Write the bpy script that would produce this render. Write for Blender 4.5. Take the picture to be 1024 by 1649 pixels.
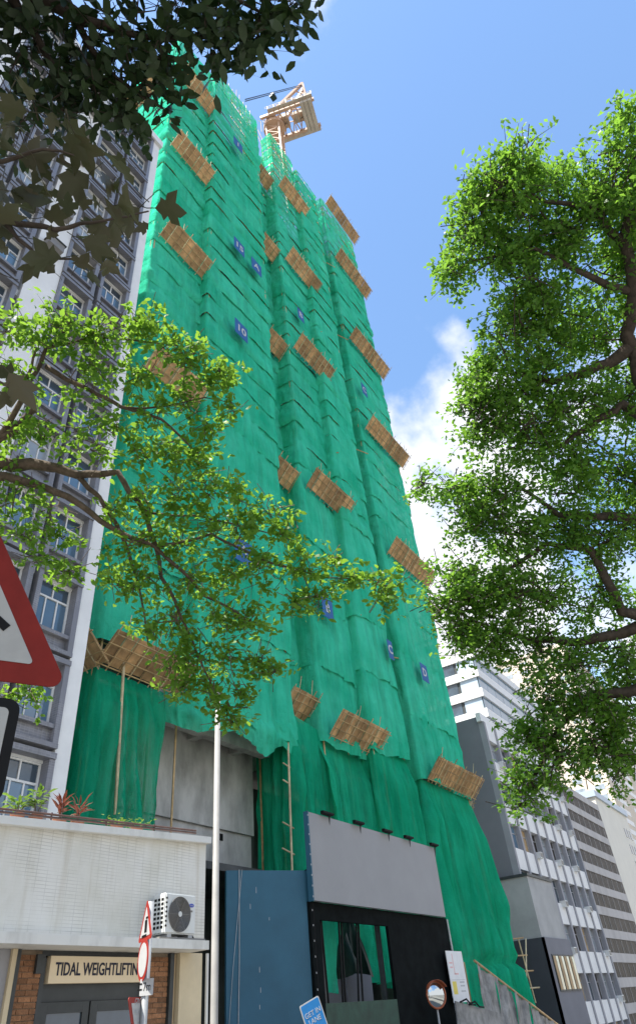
import bpy, bmesh, math, random
import numpy as np
from mathutils import Vector, Matrix
for o in list(bpy.data.objects): bpy.data.objects.remove(o)
SC = bpy.context.scene
COL = SC.collection
R = math.radians
# World axes: X runs along the street fronts (to the right), Y away from the camera, Z up.
# ---------------------------------------------------------------- camera
PX, PY, FPX = 512.0, 824.5, 1062.0
EYE = np.array([0, 0, 1.6])
_z = np.array([370.0 - PX, PY + 535.0, FPX]); _z /= np.linalg.norm(_z)
_f = np.array([0, 0, 1.0]); _y = _f - _z * (_f @ _z); _y /= np.linalg.norm(_y)
_x = np.cross(_z, _y); _x = _x if _x[0] > 0 else -_x
_M = np.array([_x, _y, _z])
_th = R(59.43)
_B = np.array([[math.cos(_th), math.sin(_th), 0], [-math.sin(_th), math.cos(_th), 0], [0, 0, 1.0]])
ROT = _B @ _M                                   # camera frame -> world
cam = bpy.data.cameras.new('camera'); cam.sensor_fit = 'VERTICAL'; cam.sensor_height = 36
cam.lens = 36 * FPX / 1649.0; cam.clip_start = 0.05; cam.clip_end = 5000
cam_o = bpy.data.objects.new('camera', cam); COL.objects.link(cam_o)
_c = np.column_stack([ROT[:, 0], ROT[:, 1], -ROT[:, 2]])
cam_o.matrix_world = Matrix([[*_c[0], EYE[0]], [*_c[1], EYE[1]], [*_c[2], EYE[2]], [0, 0, 0, 1]])
SC.camera = cam_o
# ---------------------------------------------------------------- sky, sun, exposure
SUN_AZ, SUN_EL = R(-104), R(60)                   # azimuth from -Y towards +X
SUN = Vector((math.sin(SUN_AZ) * math.cos(SUN_EL), -math.cos(SUN_AZ) * math.cos(SUN_EL), math.sin(SUN_EL)))
world = bpy.data.worlds.new('World'); SC.world = world; world.use_nodes = True
nt = world.node_tree; nt.nodes.clear()
N = nt.nodes.new; LK = nt.links.new
sky = N('ShaderNodeTexSky'); sky.sky_type = 'NISHITA'; sky.sun_disc = False
sky.sun_elevation = SUN_EL; sky.sun_rotation = math.atan2(SUN.x, SUN.y)
sky.altitude = 50; sky.air_density = 1.3; sky.dust_density = 0.5; sky.ozone_density = 1.5
hs_ = N('ShaderNodeHueSaturation'); hs_.inputs['Saturation'].default_value = 1.09; LK(sky.outputs['Color'], hs_.inputs['Color'])
tc = N('ShaderNodeTexCoord'); mp = N('ShaderNodeMapping'); mp.inputs['Location'].default_value = (10.32, 2.32, 12.47)
LK(tc.outputs['Generated'], mp.inputs['Vector'])
n1 = N('ShaderNodeTexNoise'); n1.inputs['Scale'].default_value = 2.6; n1.inputs['Detail'].default_value = 9; n1.inputs['Roughness'].default_value = 0.52
LK(mp.outputs['Vector'], n1.inputs['Vector'])
sep = N('ShaderNodeSeparateXYZ'); LK(tc.outputs['Generated'], sep.inputs['Vector'])
el = N('ShaderNodeMapRange'); el.inputs['From Min'].default_value = 0.30; el.inputs['From Max'].default_value = 0.80
el.inputs['To Min'].default_value = 0.13; el.inputs['To Max'].default_value = -0.085
LK(sep.outputs['Z'], el.inputs['Value'])
ad = N('ShaderNodeMath'); ad.operation = 'ADD'; LK(n1.outputs['Fac'], ad.inputs[0]); LK(el.outputs['Result'], ad.inputs[1])
rp = N('ShaderNodeMapRange'); rp.interpolation_type = 'SMOOTHSTEP'
rp.inputs['From Min'].default_value = 0.505; rp.inputs['From Max'].default_value = 0.60
LK(ad.outputs[0], rp.inputs['Value'])
mx = N('ShaderNodeMix'); mx.data_type = 'RGBA'
LK(rp.outputs['Result'], mx.inputs['Factor']); LK(hs_.outputs[0], mx.inputs[6]); mx.inputs[7].default_value = (3.9, 3.95, 4.15, 1)
bg = N('ShaderNodeBackground'); bg.inputs['Strength'].default_value = 0.15
LK(mx.outputs[2], bg.inputs['Color'])
wo = N('ShaderNodeOutputWorld'); LK(bg.outputs['Background'], wo.inputs['Surface'])
sun = bpy.data.lights.new('sun', 'SUN'); sun.energy = 4.6; sun.angle = R(0.55); sun.color = (1, 0.95, 0.87)
sun_o = bpy.data.objects.new('sun', sun); COL.objects.link(sun_o)
sun_o.rotation_euler = SUN.to_track_quat('Z', 'Y').to_euler(); sun_o.location = (20, -30, 60)
vs = SC.view_settings; vs.view_transform = 'Standard'; vs.look = 'None'; vs.gamma = 1; vs.use_curve_mapping = False
vs.exposure = 1.06
SC.cycles.max_bounces = 6; SC.cycles.diffuse_bounces = 3; SC.cycles.glossy_bounces = 2
SC.cycles.transmission_bounces = 4; SC.cycles.transparent_max_bounces = 8; SC.cycles.caustics_reflective = False

# ---------------------------------------------------------------- placing helpers
def ray(px, py):
    d = ROT @ np.array([px - PX, -(py - PY), FPX]); return d / np.linalg.norm(d)
def on_y(px, py, Y): d = ray(px, py); return EYE + d * (Y / d[1])
def on_z(px, py, Z): d = ray(px, py); return EYE + d * ((Z - EYE[2]) / d[2])
def on_x(px, py, X): d = ray(px, py); return EYE + d * (X / d[0])
def at(px, py, t): return EYE + ray(px, py) * t

rng = np.random.default_rng(11)
random.seed(5)
_perm = np.random.default_rng(3).random((256, 256))
def vnoise(x, y):
    x = np.asarray(x, float); y = np.asarray(y, float)
    xi = np.floor(x).astype(int); yi = np.floor(y).astype(int); fx = x - xi; fy = y - yi
    fx = fx * fx * (3 - 2 * fx); fy = fy * fy * (3 - 2 * fy)
    g = lambda a, b: _perm[a % 256, b % 256]
    return ((g(xi, yi) * (1 - fx) + g(xi + 1, yi) * fx) * (1 - fy) + (g(xi, yi + 1) * (1 - fx) + g(xi + 1, yi + 1) * fx) * fy) * 2 - 1

# ---------------------------------------------------------------- materials
def new_mat(name):
    m = bpy.data.materials.new(name); m.use_nodes = True; m.node_tree.nodes.clear(); return m, m.node_tree
def mat(name, col, rough=0.7, var=0.12, scale=3.0, spec=0.4, metal=0.0, bump=0.0, bscale=40.0, col2=None, thr=None, stretch=(1, 1, 1), island=0.0):
    m, t = new_mat(name); n = t.nodes.new; l = t.links.new
    out = n('ShaderNodeOutputMaterial'); b = n('ShaderNodeBsdfPrincipled'); l(b.outputs[0], out.inputs['Surface'])
    b.inputs['Roughness'].default_value = rough; b.inputs['Specular IOR Level'].default_value = spec; b.inputs['Metallic'].default_value = metal
    g = n('ShaderNodeNewGeometry'); mpn = n('ShaderNodeMapping'); mpn.inputs['Scale'].default_value = stretch
    l(g.outputs['Position'], mpn.inputs['Vector'])
    a = n('ShaderNodeTexNoise'); a.inputs['Scale'].default_value = scale; a.inputs['Detail'].default_value = 6; a.inputs['Roughness'].default_value = 0.62
    l(mpn.outputs[0], a.inputs['Vector'])
    r = n('ShaderNodeMapRange'); l(a.outputs['Fac'], r.inputs['Value'])
    lo, hi = thr if thr else (0.3, 0.7)
    r.inputs['From Min'].default_value = lo; r.inputs['From Max'].default_value = hi
    mixn = n('ShaderNodeMix'); mixn.data_type = 'RGBA'; l(r.outputs[0], mixn.inputs['Factor'])
    c2 = col2 if col2 else tuple(min(1, c * (1 + var)) for c in col)
    c1 = col if col2 else tuple(c * (1 - var) for c in col)
    mixn.inputs[6].default_value = (*c1, 1); mixn.inputs[7].default_value = (*c2, 1)
    src = mixn.outputs[2]
    if island:
        hs = n('ShaderNodeHueSaturation'); rr = n('ShaderNodeMapRange'); oi = n('ShaderNodeObjectInfo')
        l(oi.outputs['Random'], rr.inputs['Value']); rr.inputs['To Min'].default_value = 1 - island; rr.inputs['To Max'].default_value = 1 + island
        l(rr.outputs[0], hs.inputs['Value']); l(src, hs.inputs['Color']); src = hs.outputs[0]
    l(src, b.inputs['Base Color'])
    if bump:
        a2 = n('ShaderNodeTexNoise'); a2.inputs['Scale'].default_value = bscale; a2.inputs['Detail'].default_value = 4
        l(mpn.outputs[0], a2.inputs['Vector'])
        bp = n('ShaderNodeBump'); bp.inputs['Strength'].default_value = bump; bp.inputs['Distance'].default_value = 0.02
        l(a2.outputs['Fac'], bp.inputs['Height']); l(bp.outputs[0], b.inputs['Normal'])
    return m
def leaf_mat(name, c1, c2, trans, tw=0.42, gloss=0.25):
    m, t = new_mat(name); n = t.nodes.new; l = t.links.new
    out = n('ShaderNodeOutputMaterial'); g = n('ShaderNodeNewGeometry'); oi = n('ShaderNodeObjectInfo')
    sm = n('ShaderNodeMath'); sm.operation = 'ADD'; l(g.outputs['Random Per Island'], sm.inputs[0]); l(oi.outputs['Random'], sm.inputs[1])
    fr = n('ShaderNodeMath'); fr.operation = 'FRACT'; l(sm.outputs[0], fr.inputs[0])
    mx_ = n('ShaderNodeMix'); mx_.data_type = 'RGBA'; l(fr.outputs[0], mx_.inputs['Factor'])
    mx_.inputs[6].default_value = (*c1, 1); mx_.inputs[7].default_value = (*c2, 1)
    b = n('ShaderNodeBsdfPrincipled'); b.inputs['Roughness'].default_value = 0.42; b.inputs['Specular IOR Level'].default_value = gloss
    l(mx_.outputs[2], b.inputs['Base Color'])
    tr = n('ShaderNodeBsdfTranslucent'); tr.inputs['Color'].default_value = (*trans, 1)
    ms = n('ShaderNodeMixShader'); ms.inputs[0].default_value = tw
    l(b.outputs[0], ms.inputs[1]); l(tr.outputs[0], ms.inputs[2]); l(ms.outputs[0], out.inputs['Surface'])
    return m
def net_mat(name, c1, c2, tcol, tw, through, ragged=0.0):
    m, t = new_mat(name); n = t.nodes.new; l = t.links.new
    out = n('ShaderNodeOutputMaterial'); g = n('ShaderNodeNewGeometry')
    a = n('ShaderNodeTexNoise'); a.inputs['Scale'].default_value = 0.35; a.inputs['Detail'].default_value = 8; a.inputs['Roughness'].default_value = 0.65
    l(g.outputs['Position'], a.inputs['Vector'])
    r = n('ShaderNodeMapRange'); r.inputs['From Min'].default_value = 0.33; r.inputs['From Max'].default_value = 0.67; l(a.outputs['Fac'], r.inputs['Value'])
    oi = n('ShaderNodeObjectInfo'); av = n('ShaderNodeMath'); av.operation = 'MULTIPLY_ADD'
    l(oi.outputs['Random'], av.inputs[0]); av.inputs[1].default_value = 0.5; l(r.outputs[0], av.inputs[2])
    hv = n('ShaderNodeMath'); hv.operation = 'MULTIPLY'; hv.inputs[1].default_value = 0.67; l(av.outputs[0], hv.inputs[0])
    mx_ = n('ShaderNodeMix'); mx_.data_type = 'RGBA'; l(hv.outputs[0], mx_.inputs['Factor'])
    mx_.inputs[6].default_value = (*c1, 1); mx_.inputs[7].default_value = (*c2, 1)
    d = n('ShaderNodeBsdfDiffuse'); l(mx_.outputs[2], d.inputs['Color'])
    fb = n('ShaderNodeTexNoise'); fb.inputs['Scale'].default_value = 1.7; fb.inputs['Detail'].default_value = 8; fb.inputs['Roughness'].default_value = 0.72; l(g.outputs['Position'], fb.inputs['Vector'])
    bp = n('ShaderNodeBump'); bp.inputs['Strength'].default_value = 0.85; bp.inputs['Distance'].default_value = 0.22
    l(fb.outputs['Fac'], bp.inputs['Height']); l(bp.outputs[0], d.inputs['Normal'])
    tr = n('ShaderNodeBsdfTranslucent'); tr.inputs['Color'].default_value = (*tcol, 1)
    ms = n('ShaderNodeMixShader'); ms.inputs[0].default_value = tw; l(d.outputs[0], ms.inputs[1]); l(tr.outputs[0], ms.inputs[2])
    tp = n('ShaderNodeBsdfTransparent')
    m2 = n('ShaderNodeMixShader'); l(ms.outputs[0], m2.inputs[1]); l(tp.outputs[0], m2.inputs[2])
    if ragged:
        v = n('ShaderNodeTexNoise'); v.inputs['Scale'].default_value = 2.6; v.inputs['Detail'].default_value = 3; l(g.outputs['Position'], v.inputs['Vector'])
        vr = n('ShaderNodeMapRange'); vr.inputs['From Min'].default_value = 0.5; vr.inputs['From Max'].default_value = 0.66
        vr.inputs['To Min'].default_value = through; vr.inputs['To Max'].default_value = ragged; l(v.outputs['Fac'], vr.inputs['Value']); l(vr.outputs[0], m2.inputs[0])
    else:
        mv = n('ShaderNodeMapping'); mv.inputs['Scale'].default_value = (1.0, 1.0, 0.10); l(g.outputs['Position'], mv.inputs[0])
        v = n('ShaderNodeTexNoise'); v.inputs['Scale'].default_value = 1.5; v.inputs['Detail'].default_value = 6; v.inputs['Roughness'].default_value = 0.7; l(mv.outputs[0], v.inputs['Vector'])
        vr = n('ShaderNodeMapRange'); vr.inputs['From Min'].default_value = 0.42; vr.inputs['From Max'].default_value = 0.68
        vr.inputs['To Min'].default_value = through * .4; vr.inputs['To Max'].default_value = through * 3.2; l(v.outputs['Fac'], vr.inputs['Value']); l(vr.outputs[0], m2.inputs[0])
    l(m2.outputs[0], out.inputs['Surface'])
    return m
def tile_mat(name, col, mortar, w, h, off=0.0, mort=0.012, var=0.1, rough=0.45, stain=None, fade=1.0):
    m, t = new_mat(name); n = t.nodes.new; l = t.links.new
    out = n('ShaderNodeOutputMaterial'); b = n('ShaderNodeBsdfPrincipled'); l(b.outputs[0], out.inputs['Surface']); b.inputs['Roughness'].default_value = rough
    g = n('ShaderNodeNewGeometry'); sp = n('ShaderNodeSeparateXYZ'); l(g.outputs['Position'], sp.inputs[0])
    sm = n('ShaderNodeMath'); sm.operation = 'ADD'; l(sp.outputs['X'], sm.inputs[0]); l(sp.outputs['Y'], sm.inputs[1])
    cb = n('ShaderNodeCombineXYZ'); l(sm.outputs[0], cb.inputs['X']); l(sp.outputs['Z'], cb.inputs['Y'])
    br = n('ShaderNodeTexBrick'); br.offset = off; br.inputs['Scale'].default_value = 1; br.inputs['Brick Width'].default_value = w; br.inputs['Row Height'].default_value = h
    br.inputs['Mortar Size'].default_value = mort; br.inputs['Mortar Smooth'].default_value = 0.3
    br.inputs['Color1'].default_value = (*[c * (1 - var) for c in col], 1); br.inputs['Color2'].default_value = (*[min(1, c * (1 + var)) for c in col], 1)
    br.inputs['Mortar'].default_value = (*mortar, 1); l(cb.outputs[0], br.inputs['Vector'])
    ns = n('ShaderNodeTexNoise'); ns.inputs['Scale'].default_value = 0.9; ns.inputs['Detail'].default_value = 7; ns.inputs['Roughness'].default_value = 0.68
    mp2 = n('ShaderNodeMapping'); mp2.inputs['Scale'].default_value = (1, 1, 0.55); l(g.outputs['Position'], mp2.inputs[0]); l(mp2.outputs[0], ns.inputs['Vector'])
    r = n('ShaderNodeMapRange'); r.inputs['From Min'].default_value = 0.42; r.inputs['From Max'].default_value = 0.7; l(ns.outputs['Fac'], r.inputs['Value'])
    # joints show in patches
    m0 = n('ShaderNodeMix'); m0.data_type = 'RGBA'; m0.inputs[6].default_value = (*col, 1); l(br.outputs['Color'], m0.inputs[7])
    ns2 = n('ShaderNodeTexNoise'); ns2.inputs['Scale'].default_value = 1.3; ns2.inputs['Detail'].default_value = 4; l(g.outputs['Position'], ns2.inputs['Vector'])
    r2 = n('ShaderNodeMapRange'); r2.inputs['From Min'].default_value = 0.4; r2.inputs['From Max'].default_value = 0.62; r2.inputs['To Min'].default_value = 1 - fade; r2.inputs['To Max'].default_value = 1.0
    l(ns2.outputs['Fac'], r2.inputs['Value']); l(r2.outputs[0], m0.inputs['Factor'])
    mx_ = n('ShaderNodeMix'); mx_.data_type = 'RGBA'; mx_.blend_type = 'MULTIPLY'; l(r.outputs[0], mx_.inputs['Factor']); l(m0.outputs[2], mx_.inputs[6])
    mx_.inputs[7].default_value = (*(stain or (0.86, 0.85, 0.8)), 1); l(mx_.outputs[2], b.inputs['Base Color'])
    st_ = n('ShaderNodeTexNoise'); st_.inputs['Scale'].default_value = 5; st_.inputs['Detail'].default_value = 5
    mp3 = n('ShaderNodeMapping'); mp3.inputs['Scale'].default_value = (1, 1, 0.06); l(g.outputs['Position'], mp3.inputs[0]); l(mp3.outputs[0], st_.inputs['Vector'])
    r3 = n('ShaderNodeMapRange'); r3.inputs['From Min'].default_value = 0.55; r3.inputs['From Max'].default_value = 0.8; r3.inputs['To Max'].default_value = 0.75; l(st_.outputs['Fac'], r3.inputs['Value'])
    mx3 = n('ShaderNodeMix'); mx3.data_type = 'RGBA'; mx3.blend_type = 'MULTIPLY'; l(r3.outputs[0], mx3.inputs['Factor']); l(mx_.outputs[2], mx3.inputs[6]); mx3.inputs[7].default_value = (0.68, 0.62, 0.52, 1); l(mx3.outputs[2], b.inputs['Base Color'])
    bp = n('ShaderNodeBump'); bp.inputs['Strength'].default_value = 0.2; bp.inputs['Distance'].default_value = 0.004; l(br.outputs['Fac'], bp.inputs['Height']); bp.invert = True
    l(bp.outputs[0], b.inputs['Normal'])
    return m
G_D1, G_L1 = (0.022, 0.53, 0.30), (0.10, 0.80, 0.52)
M = {}
M['net'] = net_mat('net_green', G_D1, G_L1, (0.02, 0.55, 0.25), 0.22, 0.09)
M['net_thin'] = net_mat('net_green_ragged', G_D1, G_L1, (0.05, 0.7, 0.32), 0.5, 0.10, 0.75)
M['net_low'] = net_mat('net_green_sheer', (0.006, 0.34, 0.17), (0.03, 0.56, 0.31), (0.02, 0.5, 0.2), 0.25, 0.115)
M['concrete'] = mat('concrete', (0.25, 0.243, 0.225), 0.9, col2=(0.58, 0.565, 0.53), scale=0.8, bump=0.5, bscale=9, thr=(0.28, 0.62), stretch=(1, 1, 0.45))
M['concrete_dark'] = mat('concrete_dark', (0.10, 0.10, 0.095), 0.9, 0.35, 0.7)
M['bamboo'] = mat('bamboo', (0.42, 0.28, 0.13), 0.6, 0.35, 2.5, island=0.25)
M['bamboo_pale'] = mat('bamboo_pale', (0.55, 0.45, 0.27), 0.6, 0.3, 2.5, island=0.25)
M['board'] = mat('plywood_board', (0.50, 0.31, 0.15), 0.75, 0.4, 1.6, island=0.35, bump=0.3, bscale=14)
M['white'] = mat('white_paint', (0.72, 0.72, 0.70), 0.55, 0.06, 1.2, bump=0.1, bscale=12)
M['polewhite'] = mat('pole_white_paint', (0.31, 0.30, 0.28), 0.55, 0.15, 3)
M['offwhite'] = mat('weathered_white_render', (0.46, 0.45, 0.41), 0.7, col2=(0.72, 0.71, 0.66), scale=1.6, thr=(0.25, 0.5), bump=0.25, bscale=14, stretch=(1, 1, 0.4))
M['cream'] = mat('cream_render', (0.60, 0.50, 0.33), 0.7, 0.12, 1.5, bump=0.1)
M['tan'] = mat('tan_render', (0.42, 0.31, 0.18), 0.7, 0.12, 1.5)
M['podium_tile'] = tile_mat('white_mosaic_tile', (0.74, 0.72, 0.66), (0.52, 0.50, 0.45), 0.2, 0.05, 0.0, 0.005, 0.03, 0.4, (0.8, 0.79, 0.72), 0.92)
M['grey_tile'] = tile_mat('dark_grey_tile', (0.18, 0.182, 0.205), (0.28, 0.28, 0.29), 0.14, 0.07, 0.0, 0.008, 0.15, 0.4)
M['glass'] = mat('window_glass', (0.05, 0.075, 0.10), 0.06, 0.5, 0.5, spec=0.9)
M['glass_pale'] = mat('window_glass_curtain', (0.30, 0.34, 0.37), 0.12, 0.4, 0.8, spec=0.8)
M['glass_blue'] = mat('window_glass_blue', (0.10, 0.18, 0.26), 0.05, 0.3, 0.2, spec=1.0)
M['glass_brown'] = mat('window_glass_brown', (0.035, 0.026, 0.022), 0.5, 0.7, 0.6, spec=0.15)
M['dark'] = mat('dark_grey_metal', (0.045, 0.05, 0.05), 0.5, 0.2, 4)
M['black'] = mat('black_paint', (0.006, 0.008, 0.008), 0.85, 0.4, 2.5, spec=0.06, bump=0.2, bscale=6)
M['blackpaint'] = mat('black_sign_paint', (0.006, 0.006, 0.006), 0.7, 0.2, 4, spec=0.2)
M['grey_panel'] = mat('grey_billboard', (0.30, 0.297, 0.295), 0.7, 0.05, 0.8, bump=0.25, bscale=90)
M['blue_panel'] = mat('blue_hoarding', (0.027, 0.108, 0.16), 0.55, 0.12, 0.9, bump=0.15, bscale=30)
M['brick'] = mat('brown_brick', (0.26, 0.125, 0.06), 0.85, 0.3, 18, bump=0.5, bscale=60, island=0.4)
M['mortar'] = mat('mortar', (0.22, 0.17, 0.12), 0.95, 0.2, 20)
M['sign_cream'] = mat('cream_signboard', (0.80, 0.66, 0.45), 0.6, 0.04, 2)
M['navy'] = mat('navy_letter', (0.010, 0.013, 0.035), 0.6, 0.1, 4)
M['banner'] = mat('blue_banner', (0.018, 0.11, 0.30), 0.7, 0.15, 1.5)
M['signwhite'] = mat('white_sign_sheeting', (0.48, 0.48, 0.47), 0.5, 0.05, 6)
M['signwhite_shaded'] = mat('white_sign_shaded', (0.34, 0.34, 0.32), 0.8, 0.08, 9, spec=0.15)  # near sign's white, darkened so its shade sits in the colour
M['signred'] = mat('red_sign_border', (0.34, 0.026, 0.016), 0.55, 0.12, 7, spec=0.3)
M['signred_shaded'] = mat('red_sign_border_shaded', (0.17, 0.016, 0.011), 0.7, 0.15, 7, spec=0.2)  # shaded copy of the sign red: the near sign's shade is painted in
M['signblue'] = mat('blue_sign', (0.015, 0.20, 0.50), 0.5, 0.06, 6)
M['plastic'] = mat('white_plastic', (0.66, 0.67, 0.64), 0.4, 0.05, 3)
M['grille'] = mat('grey_grille', (0.20, 0.19, 0.175), 0.5, 0.1, 6)
M['acblue'] = mat('blue_badge', (0.02, 0.05, 0.42), 0.4, 0.05, 6)
M['galv'] = mat('galvanised_steel', (0.42, 0.43, 0.43), 0.45, 0.15, 5, metal=0.3)
M['crane'] = mat('crane_paint', (0.52, 0.34, 0.23), 0.5, 0.15, 0.8)
M['crane_grey'] = mat('crane_counterweight', (0.48, 0.42, 0.35), 0.8, 0.12, 0.8)
M['orange'] = mat('orange_plastic', (0.34, 0.085, 0.03), 0.4, 0.1, 5)
M['mirror'] = mat('mirror_glass', (0.55, 0.58, 0.58), 0.06, 0.03, 3, metal=1.0)
M['tarp'] = mat('grey_tarpaulin', (0.13, 0.13, 0.125), 0.6, col2=(0.30, 0.295, 0.28), scale=2.2, thr=(0.35, 0.65), bump=0.4, bscale=7)
M['tarp_dark'] = mat('dark_green_tarpaulin', (0.012, 0.05, 0.03), 0.6, 0.4, 2, bump=0.3, bscale=6)
M['paper'] = mat('white_notice', (0.72, 0.72, 0.70), 0.6, 0.05, 4)
M['printred'] = mat('faint_red_print', (0.72, 0.42, 0.40), 0.6, 0.1, 4)
M['printyellow'] = mat('yellow_print', (0.72, 0.58, 0.10), 0.6, 0.1, 4)
M['printgrey'] = mat('grey_print', (0.45, 0.45, 0.45), 0.6, 0.1, 4)
M['asphalt'] = mat('asphalt', (0.05, 0.05, 0.05), 0.9, 0.25, 6, bump=0.4, bscale=120)
M['paving'] = mat('paving', (0.28, 0.265, 0.24), 0.9, 0.15, 3, bump=0.2, bscale=50)
M['earth'] = mat('ground', (0.18, 0.17, 0.15), 0.95, 0.2, 0.05)
M['slate_wall'] = mat('dark_grey_render', (0.19, 0.19, 0.205), 0.85, 0.10, 0.35, bump=0.2, bscale=6)
M['charcoal'] = mat('charcoal_cladding', (0.05, 0.053, 0.062), 0.6, 0.15, 0.6)
M['greyrender'] = mat('grey_render', (0.38, 0.38, 0.365), 0.85, 0.14, 0.5, bump=0.2, bscale=5)
M['midgrey'] = mat('mid_grey_pier', (0.30, 0.30, 0.315), 0.75, 0.1, 0.7)
M['stonegrey'] = mat('grey_spandrel', (0.45, 0.43, 0.41), 0.8, 0.14, 0.5, stretch=(1, 1, 0.3))
M['beige'] = mat('beige_render', (0.62, 0.54, 0.43), 0.8, 0.07, 0.3)
M['palecream'] = mat('pale_cream_render', (0.70, 0.67, 0.58), 0.8, 0.05, 0.3)
M['paleblue'] = mat('pale_blue_cladding', (0.42, 0.50, 0.58), 0.4, 0.08, 0.2)
M['pavewhite'] = mat('road_marking', (0.7, 0.7, 0.68), 0.8, 0.1, 5)
M['bark'] = mat('bark', (0.055, 0.042, 0.032), 0.9, 0.45, 9, bump=0.7, bscale=25)
M['bark_pale'] = mat('bark_pale', (0.12, 0.09, 0.065), 0.9, 0.45, 9, bump=0.7, bscale=25)
M['leaf_right'] = leaf_mat('leaf_fig', (0.03, 0.095, 0.014), (0.105, 0.22, 0.032), (0.30, 0.56, 0.06), 0.43)
M['leaf_mid'] = leaf_mat('leaf_bright', (0.045, 0.13, 0.015), (0.115, 0.23, 0.03), (0.36, 0.62, 0.06), 0.40)
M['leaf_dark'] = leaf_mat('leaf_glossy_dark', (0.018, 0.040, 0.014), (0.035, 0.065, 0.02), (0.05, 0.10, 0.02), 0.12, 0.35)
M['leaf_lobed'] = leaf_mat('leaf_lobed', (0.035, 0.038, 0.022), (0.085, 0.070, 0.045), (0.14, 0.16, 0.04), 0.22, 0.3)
M['leaf_plant'] = leaf_mat('leaf_potted', (0.05, 0.13, 0.02), (0.13, 0.24, 0.03), (0.25, 0.4, 0.05), 0.3)
M['leaf_red'] = leaf_mat('leaf_croton', (0.10, 0.03, 0.02), (0.20, 0.07, 0.04), (0.3, 0.08, 0.05), 0.2)
M['terracotta'] = mat('terracotta', (0.28, 0.10, 0.05), 0.85, 0.15, 6)
M['rail'] = mat('rusty_brown_rail', (0.10, 0.055, 0.045), 0.6, 0.3, 8)
M['curtain'] = mat('curtain_wood', (0.42, 0.29, 0.15), 0.7, 0.3, 1.5)

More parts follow.
